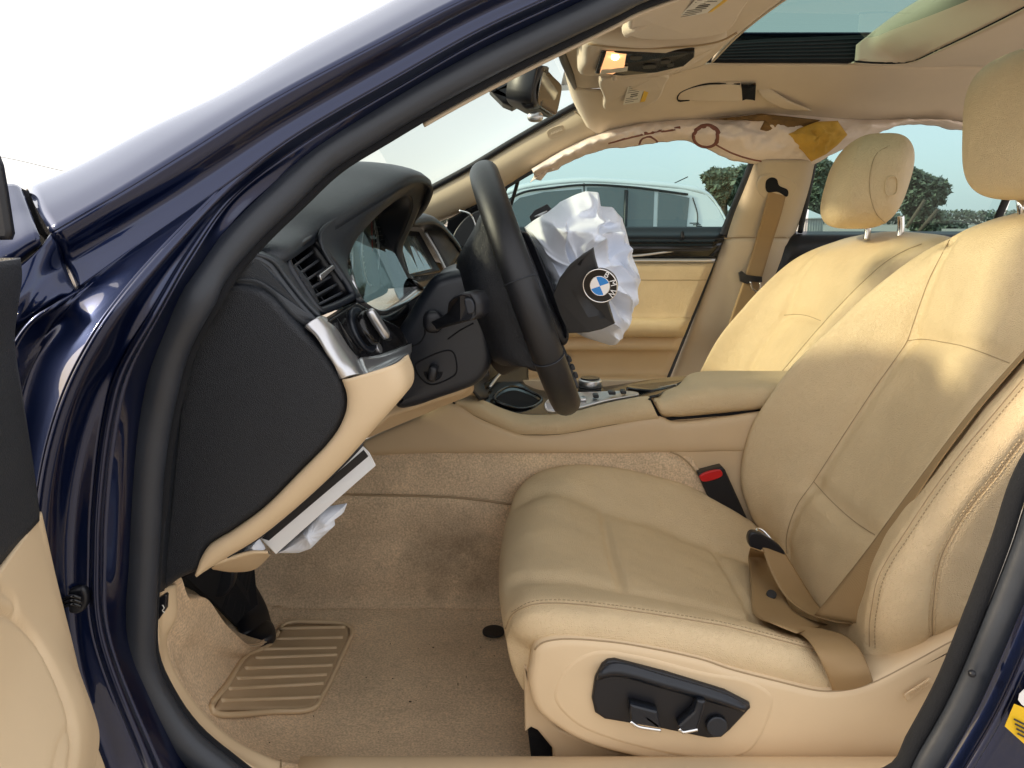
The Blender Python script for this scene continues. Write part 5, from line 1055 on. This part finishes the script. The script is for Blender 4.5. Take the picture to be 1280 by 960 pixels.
ap = slab('airbag_plate', PL([(1130, 869), (1163, 848), (1168, 855), (1134, 877)], -.644), 0.002, 'beige_plastic', se, smooth=False, bevel=0.001, n=30)
def text(body, a, b, up, size, m, par, name='lettering', ext=0.0004):
    cu = bpy.data.curves.new(name, 'FONT'); cu.body = body; cu.size = size; cu.align_x = 'CENTER'; cu.align_y = 'CENTER'; cu.extrude = ext; cu.materials.append(M[m])
    o = bpy.data.objects.new(name, cu); COL.objects.link(o); o.parent = par
    x = (b - a).normalized(); z = x.cross(up).normalized(); y = z.cross(x); c = (a + b) / 2
    return font_mesh(o, Matrix([[x[i], y[i], z[i], c[i]] for i in range(3)] + [[0, 0, 0, 1]]), par)
text('AIRBAG', P(1133, 872, -.6455), P(1166, 851, -.6455), Vector((0, 0, 1)), 0.0085, 'beige_panel', se)
text('AIRBAG', SF(687, 168, -.0265), SF(704, 161, -.0265), Vector((0, 0, 1)), 0.009, 'headliner', pl)
slab('lower_trim', PL([(655, 832), (668, 842), (672, 885), (700, 912), (760, 938), (860, 962), (960, 985), (950, 1010), (700, 1010), (693, 960), (690, 936), (672, 914), (664, 910), (656, 916)], -.612), 0.02, 'beige_panel', se, smooth=False, bevel=0.004, n=120)
slab('rail_foot', PL([(658, 900), (668, 908), (690, 932), (692, 1000), (672, 1000), (664, 950)], -.59), 0.03, 'fuzzy', se, smooth=False, bevel=0.002, n=40)

# backrest
def ext(r, k=1.0): 
    t = r[-1]; return r + [t + Vector((0.055, 0, 0.012)) * k, t + Vector((0.11, 0, -0.03)) * k, t + Vector((0.13, 0, -0.12)) * k]
b1_ = PL([(960, 680, -.15), (938, 645, -.142), (927, 608, -.138), (928, 575, -.137), (937, 538, -.137), (958, 500, -.138), (990, 458, -.14), (1035, 414, -.143), (1098, 356, -.15), (1160, 313, -.17), (1225, 281, -.20)])
b15 = PL([(968, 688, -.185), (958, 655, -.18), (955, 615, -.175), (962, 578, -.172), (980, 535, -.172), (1008, 490, -.174), (1042, 446, -.176), (1085, 395, -.18), (1130, 345, -.19), (1178, 306, -.205), (1238, 277, -.23)])
b2_ = PL([(984, 700, -.24), (988, 660, -.24), (1000, 625, -.24), (1017, 600, -.24), (1050, 550, -.24), (1080, 505, -.24), (1110, 460, -.24), (1137, 415, -.24), (1160, 355, -.245), (1186, 305, -.25), (1250, 274, -.27)])
b3_ = PL([(1016, 735, -.37), (1030, 700, -.37), (1050, 665, -.37), (1078, 628, -.37), (1110, 585, -.37), (1140, 540, -.37), (1166, 490, -.37), (1188, 440, -.37), (1216, 380, -.37), (1246, 320, -.37), (1290, 272, -.37)])
b4_ = PL([(1050, 780, -.49), (1066, 735, -.495), (1094, 680, -.50), (1124, 635, -.50), (1158, 590, -.50), (1192, 545, -.50), (1228, 495, -.50), (1264, 448, -.50), (1300, 392, -.49), (1330, 335, -.48), (1350, 290, -.47)])
b45 = PL([(1066, 800, -.54), (1074, 760, -.55), (1092, 704, -.55), (1122, 652, -.55), (1158, 604, -.55), (1196, 555, -.55), (1236, 502, -.55), (1276, 454, -.55), (1318, 398, -.54), (1352, 345, -.53), (1380, 310, -.51)])
b5_ = PL([(1084, 818, -.59), (1086, 780, -.598), (1094, 730, -.60), (1118, 686, -.60), (1150, 638, -.60), (1188, 586, -.60), (1228, 534, -.60), (1280, 475, -.60), (1330, 420, -.59), (1370, 370, -.57), (1400, 335, -.55)])
b55 = PL([(1116, 822, -.61), (1116, 784, -.624), (1124, 738, -.626), (1146, 694, -.626), (1176, 648, -.626), (1212, 598, -.626), (1252, 546, -.626), (1300, 492, -.624), (1350, 436, -.612), (1392, 386, -.59), (1425, 350, -.57)])
b6_ = PL([(1166, 810, -.615), (1166, 770, -.632), (1172, 720, -.634), (1192, 672, -.634), (1222, 624, -.634), (1256, 580, -.634), (1296, 530, -.632), (1344, 474, -.63), (1394, 420, -.615), (1430, 380, -.595), (1460, 350, -.575)])
b7_ = PL([(1215, 798, -.60), (1225, 760, -.62), (1240, 710, -.625), (1262, 664, -.625), (1290, 620, -.625), (1322, 574, -.622), (1360, 524, -.62), (1404, 470, -.615), (1450, 415, -.60), (1480, 380, -.58), (1510, 350, -.56)])
b0_ = [p + Vector((0.09, 0.02, -0.02)) for p in b1_]
rowsb = [ext([r[0] + Vector((-0.005, 0, -0.09))] + r) for r in (b0_, b1_, b15, b2_, b3_, b4_, b45, b5_, b55, b6_, b7_)]
v, f = loft_vf(rowsb, 150, 150)
sb = {'in': [(984, 692), (983, 672), (995, 634), (1017, 602), (1055, 543), (1092, 487), (1134, 426), (1139, 412), (1150, 380), (1162, 348), (1187, 300)],
      'cross': [(1134, 426), (1152, 424), (1175, 427), (1205, 433), (1231, 442), (1262, 454)],
      'low': [(1017, 602), (1035, 622), (1055, 641), (1075, 657), (1094, 669)],
      'near': [(1058, 770), (1080, 705), (1112, 650), (1152, 598), (1200, 534), (1260, 458), (1275, 440)],
      'bol': [(1087, 808), (1087, 780), (1090, 757), (1097, 724), (1112, 695), (1130, 668), (1152, 634), (1176, 600), (1205, 562), (1240, 520), (1279, 474)],
      'dbl': [(1166, 803), (1165, 775), (1167, 750), (1175, 700), (1197, 656), (1220, 624), (1239, 601), (1279, 549)]}
Lb = {k: on_mesh(v, f, s, 70) for k, s in sb.items()}
v = groove(v, f, [Lb['in']], 0.014, 0.008); v = groove(v, f, [Lb['cross'], Lb['low']], 0.014, 0.007)
v = groove(v, f, [Lb['near']], 0.014, 0.008); v = groove(v, f, [Lb['bol'], Lb['dbl']], 0.006, 0.003)
for i in range(len(v)):
    nn = noise.fractal(Vector((v[i][0] * 14, v[i][1] * 14, v[i][2] * 14)), 1, 2, 3); v[i][0] += 0.0018 * nn
new_obj('backrest', v, f, 'leather', se); BV, BF = v, f
for k in ('in', 'cross', 'low', 'bol'):
    c = on_mesh(v, f, sb[k], 80, 0.0003); tube('backrest_seam', c, 0.0007, 'leather_dark', se, n=5, samples=90)
for d in (-3.5, 3.5):
    c = on_mesh(v, f, [(a + d, b + d * .3) for a, b in sb['dbl']], 90, 0.0004); stitches('stitching', c, se, 0.005, 0.0036, 0.0008, 'leather')
c = on_mesh(v, f, sb['dbl'], 80, 0.0002); tube('backrest_seam', c, 0.0006, 'leather_dark', se, n=5)
stitches('stitching', on_mesh(v, f, [(a + 7, b + 2) for a, b in sb['bol']], 120, 0.0004), se)
loft('seat_gap', [[p + Vector((0.01, 0, -.03)) for p in (b1_[0], b2_[0], b3_[0], b4_[0], b5_[0])], [p + Vector((0.05, 0, -0.06)) for p in (b1_[0], b2_[0], b3_[0], b4_[0], b5_[0])]], 'leather', se, nu=20, nv=6)
loft('rear_hinge_cover', [PL([(1040, 860, -.60), (1092, 850, -.61), (1145, 825, -.61), (1200, 798, -.61)]), PL([(1070, 815, -.56), (1095, 825, -.58), (1150, 814, -.59), (1200, 796, -.6)]), PL([(1060, 790, -.48), (1095, 815, -.5), (1150, 808, -.52), (1200, 790, -.55)])], 'leather', se, nu=30, nv=14)
hr_c = WP(0.735, -0.37, 1.125)
v, f = sellip_vf(hr_c, (0.125, 0.285, 0.205), rot=(0, R(-6), 0), e1=0.55, e2=0.55, nu=70, nv=44); new_obj('headrest', v, f, 'leather', se)
for y in (-.43, -.31): tube('headrest_post', [hr_c + Vector((0.01, y + .37, -.09)), hr_c + Vector((0.04, y + .37, -.2))], 0.0065, 'chrome', se, n=10, samples=5)

# ================================================================== driver's belt
db = empty('driver_belt', CAR)
ribbon('shoulder_webbing', PL([(1300, 418, -.53), (1268, 452, -.525), (1212, 516, -.52), (1160, 584, -.515), (1120, 638, -.51), (1088, 682, -.505), (1052, 728, -.50), (1018, 769, -.49)]), PL([(1306, 418, -.57), (1274, 453, -.565), (1218, 519, -.56), (1166, 590, -.555), (1128, 652, -.555), (1104, 700, -.56), (1088, 742, -.56), (1073, 779, -.55)]), 'belt', db)
ribbon('folded_webbing', PL([(951, 676, -.345), (956, 695, -.36), (968, 724, -.39), (982, 746, -.42), (998, 760, -.45), (1018, 770, -.49), (1045, 778, -.52)]), PL([(979, 688, -.345), (990, 706, -.36), (1006, 732, -.38), (1016, 748, -.40), (1027, 761, -.43), (1046, 772, -.47), (1073, 780, -.54)]), 'belt', db, nv=10)
def onseat(a, b, h): 
    c = on_mesh(CV, CF, [(a, b), (a + .3, b)], 2, h); return Vector(tuple(c[0])) if len(c) else P(a, b, -.5)
ribbon('lap_webbing', [P(938, 684, -.36)] + [onseat(a, b, .010) for a, b in ((933, 705), (936, 740), (945, 775), (966, 790), (992, 800))], [P(956, 690, -.36)] + [onseat(a, b, .012) for a, b in ((960, 708), (972, 737), (989, 774), (1005, 783), (1030, 790))], 'belt', db, nv=10)
ribbon('lap_webbing', PL([(985, 780, -.545), (995, 789, -.57), (1010, 800, -.610), (1022, 818, -.636), (1033, 842, -.643), (1040, 862, -.636), (1043, 880, -.60)]), PL([(1030, 787, -.525), (1047, 791, -.55), (1064, 800, -.59), (1077, 816, -.622), (1086, 836, -.640), (1091, 852, -.634), (1093, 874, -.60)]), 'belt', db, nv=12, bow=0.004)
slab('tongue_cover', PL([(936, 672), (940, 666), (952, 668), (978, 686), (982, 694), (970, 690), (956, 686), (948, 690), (938, 684)], -.352), 0.012, 'black', db, bevel=0.003, n=60)
tube('tongue_plate', PL([(948, 668, -.34), (946, 661, -.33), (952, 662, -.33), (966, 676, -.34)]), 0.002, 'chrome', db, n=6)
pbn = onseat(960, 753, .013); disc('belt_stop', pbn, Vector((0, -0.55, 0.83)).normalized(), 0.0075, 0.003, 'black', db, nseg=24, bevel=0.001)

# ================================================================== passenger seat
pse = empty('passenger_seat', CAR)
p1 = PL([(862, 500), (868, 480), (878, 458), (897, 424), (924, 390), (969, 343), (1000, 320), (1040, 304)], .585)
p15 = PL([(890, 500), (898, 478), (912, 450), (934, 416), (958, 382), (988, 345), (1016, 320), (1056, 300)], .55)
p2 = PL([(918, 500), (932, 468), (950, 436), (980, 394), (990, 370), (1001, 345), (1022, 318), (1066, 298)], .495)
p3 = PL([(945, 505), (962, 470), (985, 432), (1010, 396), (1030, 362), (1046, 334), (1066, 312), (1096, 296)], .37)
p4 = PL([(958, 505), (975, 468), (1000, 432), (1026, 398), (1050, 366), (1076, 335), (1100, 314), (1128, 299)], .25)
p45 = PL([(958, 505), (976, 468), (1006, 430), (1034, 396), (1064, 362), (1096, 330), (1120, 312), (1144, 301)], .20)
p5 = PL([(962, 500), (978, 466), (1010, 428), (1042, 392), (1076, 356), (1108, 326), (1132, 312), (1154, 304)], .165)
p6 = PL([(985, 505), (1004, 472), (1034, 432), (1064, 398), (1094, 364), (1124, 332), (1146, 318), (1162, 310)], .145)
p7 = PL([(1020, 505), (1040, 472), (1066, 436), (1092, 402), (1118, 370), (1142, 342), (1160, 328), (1176, 318)], .14)
p0 = [p + Vector((0.09, 0.01, -0.02)) for p in p1]
v, f = loft_vf([ext(r) for r in (p0, p1, p15, p2, p3, p4, p45, p5, p6, p7)], 120, 120)
sp2 = {'in': [(934, 465), (950, 436), (980, 394), (990, 370), (1001, 345), (1014, 326)], 'cross': [(980, 394), (995, 393), (1010, 395), (1026, 401)], 'pipe': [(978, 464), (1010, 426), (1042, 390), (1076, 355), (1108, 327), (1132, 313), (1152, 305)]}
Lq = {k: on_mesh(v, f, s, 50) for k, s in sp2.items()}
v = groove(v, f, [Lq['in'], Lq['cross']], 0.012, 0.007); v = groove(v, f, [Lq['pipe']], 0.006, 0.003)
new_obj('backrest', v, f, 'leather', pse)
for k in ('pipe', 'cross'):
    c = on_mesh(v, f, sp2[k], 60, 0.0003)
    if len(c) > 3: tube('backrest_seam', c, 0.0009, 'leather_dark', pse, n=5)
# passenger headrest: rounded pad with a side seam and a recessed tab
hc = P(1082, 228, .37)
def hr_shape():
    v, f = sellip_vf((0, 0, 0), (0.165, 0.285, 0.212), e1=0.62, e2=0.60, nu=80, nv=50)
    v = v.copy()
    t = (v[:, 2] / 0.106)
    v[:, 1] *= 1 - 0.10 * np.clip(t, 0, 1) ** 2
    v[:, 0] *= 1 - 0.16 * np.clip(t, 0, 1) ** 2
    v[:, 0] += 0.02 * t
    a = R(6); cz, sz = math.cos(R(-16)), math.sin(R(-16))
    x = v[:, 0] * cz - v[:, 1] * sz; y = v[:, 0] * sz + v[:, 1] * cz
    return np.stack([x, y, v[:, 2]], 1) + np.array(tuple(hc)), f
v, f = hr_shape()
hs = on_mesh(v, f, [(1112, 182), (1096, 192), (1088, 215), (1088, 245), (1096, 268), (1106, 278)], 50)
hs2 = on_mesh(v, f, [(1078, 180), (1068, 200), (1064, 235), (1070, 265), (1078, 280)], 50)
v = groove(v, f, [hs], 0.005, 0.003); v = groove(v, f, [hs2], 0.006, 0.002)
new_obj('headrest', v, f, 'leather', pse)
c = on_mesh(v, f, [(1112, 182), (1096, 192), (1088, 215), (1088, 245), (1096, 268), (1106, 278)], 50, .0003); tube('headrest_seam', c, 0.0006, 'leather_dark', pse, n=5)
c = on_mesh(v, f, [(1108, 224), (1112, 221), (1119, 221), (1121, 226), (1120, 240), (1115, 244), (1108, 243)], 40, .001, True)
if len(c) > 5: tube('headrest_tab', c, 0.0016, 'leather', pse, n=6, closed=True, samples=50)
for a in (1085, 1126): tube('headrest_post', PL([(a, 270), (a, 285), (a - 2, 300)], .37 if a < 1100 else .30), 0.0075, 'chrome', pse, n=10)
v, f = sellip_vf(WP(0.36, .37, .46), (0.54, 0.50, 0.16), e1=.4, e2=.4, nu=50, nv=30); new_obj('seat_cushion', v, f, 'leather', pse)

# ================================================================== beyond the windows
wc_ = empty('parked_car'); wc_['label'] = 'white sedan parked beyond the passenger window, tinted side glass'; wc_['category'] = 'car'
M['white_paint'] = mat('white_car_paint', (0.78, 0.79, 0.80), 0.25, coat=1.0)
M['car_glass'] = mat('dark_car_glass', (0.07, 0.09, 0.095), 0.05, coat=1.0, spec=0.8)
YC = 6.6
roofl = [(560, 300), (600, 268), (627, 246), (652, 236), (690, 230), (732, 227), (790, 230), (856, 236), (884, 243), (898, 258), (915, 292), (918, 300)]
near_ = [P(a, b, YC + max(0, (300 - b)) / 73 * 0.16) for a, b in roofl]; far_ = [p + Vector((0, 1.75 - 2 * (p[1] - YC), 0)) for p in near_]
loft('roof', [near_, [p + Vector((0, .06, .03)) for p in near_], [(a + b) / 2 + Vector((0, 0, .05)) for a, b in zip(near_, far_)], far_], 'white_paint', wc_, nu=60, nv=16, thick=0.02)
slab('side_frame', near_, 0.05, 'white_paint', wc_, smooth=False, bevel=0.02, n=80, front=(0, -1, 0))
def wgl(l, d=0.02): return [P(a, b, YC + max(0, (300 - b)) / 73 * 0.16 - d) for a, b in l]
slab('front_window', wgl([(612, 298), (632, 262), (650, 247), (680, 240), (727, 236), (728, 298)]), 0.03, 'car_glass', wc_, smooth=False, bevel=0.003, n=60)
slab('rear_window', wgl([(735, 298), (734, 234), (770, 234), (818, 239), (816, 298)]), 0.03, 'car_glass', wc_, smooth=False, bevel=0.003, n=60)
slab('quarter_window', wgl([(821, 298), (823, 240), (862, 247), (857, 298)]), 0.03, 'car_glass', wc_, smooth=False, bevel=0.003, n=60)
tube('window_post', wgl([(783, 238), (781, 298)], .03), 0.02, 'black', wc_, n=6, samples=4)
tube('drip_rail', wgl([(612, 268), (650, 242), (690, 235), (732, 231), (790, 234), (860, 243)], .02), 0.012, 'black', wc_, n=6)
tube('door_gap', wgl([(730, 229), (731, 298)], .022), 0.008, 'black', wc_, n=5, samples=4); tube('door_gap', wgl([(866, 247), (872, 270), (868, 298)], .006), 0.006, 'black', wc_, n=5)
slab('seat_back', [P(a, b, YC + .45) for a, b in ((752, 300), (756, 262), (772, 258), (790, 268), (792, 300))], .3, 'fuzzy', wc_, n=30)
tx = []
for k in range(3): tx.append(rbox_vf(P(868 + 3 * k, 279 + 2 * k, YC - .03), (.10 - .02 * k, .01, .012), bevel=.002))
v, f = join_vf(tx); new_obj('quarter_print', v, f, 'ink', wc_)
tube('roof_aerial', [P(843, 229, 7.4), P(860, 221, 7.4)], 0.006, 'black', wc_, n=5, samples=3)
x0, x1 = P(440, 300, YC)[0], P(960, 300, YC)[0]; zb = P(640, 300, YC)[2]
prof = [WP(x0, YC - .05, .30), WP(x0 - .05, YC - .05, .55), WP(x0 + .15, YC - .05, zb - .12), WP(-.6, YC - .05, zb), WP(P(918, 300, YC)[0], YC - .05, zb), WP(x1 + .1, YC - .05, zb - .03), WP(x1 + .15, YC - .05, .5), WP(x1 + .1, YC - .05, .30)]
slab('body', prof, 1.82, 'white_paint', wc_, smooth=False, bevel=0.06, n=60, front=(0, -1, 0))
for xx in (x0 + .75, x1 - .7):
    for yy in (YC - .04, YC + 1.68):
        disc('wheel', WP(xx, yy + .1, .32), Vector((0, -1, 0)), 0.32, 0.2, 'rubber', wc_, bevel=0.03)
M['bark'] = mat('grey_bark', (0.10, 0.075, 0.05), 0.9, bump=[('n', 20, .5, .03)])
def leaf_mat(n, c): return mat(n, c, 0.6, var=0.35, vscale=1.2)
M['leaf'] = leaf_mat('hazed_tree_leaves', (0.12, 0.15, 0.095)); M['leaf2'] = leaf_mat('hazed_bush_leaves', (0.12, 0.145, 0.10))  # leaf colours lightened to stand in for haze in the distance
def tree(label, lobes, Y, n, seed, size, m='leaf', trunk=True, base_px=None):
    rnd = random.Random(seed); t = empty('tree'); t['label'] = label; t['category'] = 'tree'; t['group'] = 'trees beyond the lot'
    V = []; Fc = []
    for (a, b, ra, rb) in lobes:
        c = P(a, b, Y); rx = ra / F * (Y + 1.46); rz = rb / F * (Y + 1.46); k = int(n * ra * rb / sum(q[2] * q[3] for q in lobes))
        for _ in range(k):
            d = Vector((rnd.gauss(0, 1), rnd.gauss(0, 1), rnd.gauss(0, 1))).normalized() * (rnd.random() ** 0.4)
            d *= 0.80 + 0.42 * noise.noise(d * 2.6 + Vector((seed, 0, 0)))
            if noise.noise(d * 3.4 + Vector((seed * 3, 5, 0))) < -0.16: continue
            p = c + Vector((d.x * rx, d.y * rx, d.z * rz)); s = size * (0.6 + rnd.random())
            u = Vector((rnd.gauss(0, 1), rnd.gauss(0, 1), rnd.gauss(0, 1))).normalized(); w = u.orthogonal().normalized()
            i = len(V); V += [p - u * s, p + w * s * .6, p + u * s, p - w * s * .6]; Fc.append((i, i + 1, i + 2, i + 3))
    new_obj('crown', V, Fc, m, t, False)
    a, b = lobes[0][0], lobes[0][1]; c = P(a, b, Y); 
    tr_ = [tube_vf([Vector((c.x, Y, 0)), Vector((c.x + .1, Y, c.z * .5)), Vector((c.x, Y, c.z))], [0.28, 0.2, 0.1], n=8)]
    for (a, b, ra, rb) in lobes[1:]:
        e = P(a, b, Y); tr_.append(tube_vf([Vector((c.x, Y, c.z * .55)), (Vector((c.x, Y, c.z)) + e) / 2, e], [0.12, 0.08, 0.04], n=6))
    v, f = join_vf(tr_); new_obj('trunk', v, f, 'bark', t); return t
tree('dark green tree rising behind the white parked car', [(905, 235, 24, 26), (925, 222, 20, 16), (892, 222, 16, 14), (940, 245, 22, 28)], 46, 9000, 1, 0.16)
tree('dark tree seen between centre post and passenger headrest', [(1018, 240, 18, 38), (1008, 262, 14, 20), (1030, 215, 14, 18)], 40, 6000, 2, 0.15)
tree('tall green tree just right of the passenger headrest', [(1150, 250, 26, 38), (1168, 240, 20, 22), (1140, 226, 18, 18), (1160, 275, 24, 18)], 44, 11000, 3, 0.16)
tree('small rounded bush far off above the rear door sill', [(1180, 282, 18, 12), (1196, 284, 12, 9)], 60, 3000, 4, 0.16, 'leaf2')
sd = empty('storage_shed'); sd['label'] = 'pale corrugated shed beside the passenger headrest'; sd['category'] = 'shed'
s0 = P(1002, 272, 30); s1 = P(1030, 272, 30)
M['shed'] = mat('weathered_shed_sheet', (0.34, 0.34, 0.33), 0.7, bump=[('w', 3, .6, .05)], var=.1); M['shed_roof'] = mat('pale_roof_sheet', (0.55, .57, .58), 0.5)
rbox('wall', ((s0.x + s1.x) / 2, 31, s0.z / 2), (s1.x - s0.x, 2, s0.z), 'shed', sd, bevel=.02)
slab('roof', [WP(s0.x - .1, 29.9, s0.z), WP(s1.x + .1, 29.9, s0.z), WP(s1.x + .1, 32.1, s0.z + .35), WP(s0.x - .1, 32.1, s0.z + .35)], .06, 'shed_roof', sd, smooth=False, bevel=.01, n=12, front=(0, 0, 1))
for k, (a, b, c, d) in enumerate(((1133, 285, 1156, 250), (1146, 292, 1172, 262))):
    o = tube('leaning_pole', [P(a, b, 14), P(c, d, 14)], 0.035, 'bark', None, n=6, samples=4)
    o['label'] = ('longer' if k == 0 else 'shorter') + ' weathered pole leaning right of the passenger headrest'; o['category'] = 'pole'; o['group'] = 'leaning poles'
for k, (l, Y, lab) in enumerate((([(-60, 190), (0, 196), (80, 214), (300, 262)], 26, 'upper thin power line crossing the pale sky beside the pillar'), ([(-60, 222), (0, 231), (30, 240), (300, 320)], 26, 'lower thin power line meeting the fender tip'), ([(1150, 272), (1200, 277), (1260, 284), (1320, 290)], 50, 'thin power line beyond the rear side window'))):
    o = tube('power_line', [P(a, b, Y) for a, b in l], 0.012 if k < 2 else 0.03, 'rubber', None, n=5); o['label'] = lab; o['category'] = 'power line'; o['group'] = 'overhead power lines'

rnd = random.Random(21); V = []; Fc = []
for k in range(9000):
    x = rnd.uniform(-34, 60); h = 1.5 + 1.1 * noise.noise(Vector((x * .12, 3, 0))) + .6 * noise.noise(Vector((x * .6, 1, 0)))
    p = Vector((x, 88 + rnd.uniform(-2, 2), rnd.random() ** .7 * max(.5, h))); s = rnd.uniform(.12, .3); u = Vector((rnd.gauss(0, 1), rnd.gauss(0, 1), rnd.gauss(0, 1))).normalized(); w = u.orthogonal()
    i = len(V); V += [p - u * s, p + w * s * .7, p + u * s, p - w * s * .7]; Fc.append((i, i + 1, i + 2, i + 3))
o = new_obj('treeline', V, Fc, mat('hazed_hedge_leaves', (.12, .14, .105), .8, var=.2), None, False); o['kind'] = 'stuff'; o['label'] = 'far hedge line along the horizon, haze put into its pale colour'; o['category'] = 'hedge'  # pale leaf colour carries the haze over the far hedge
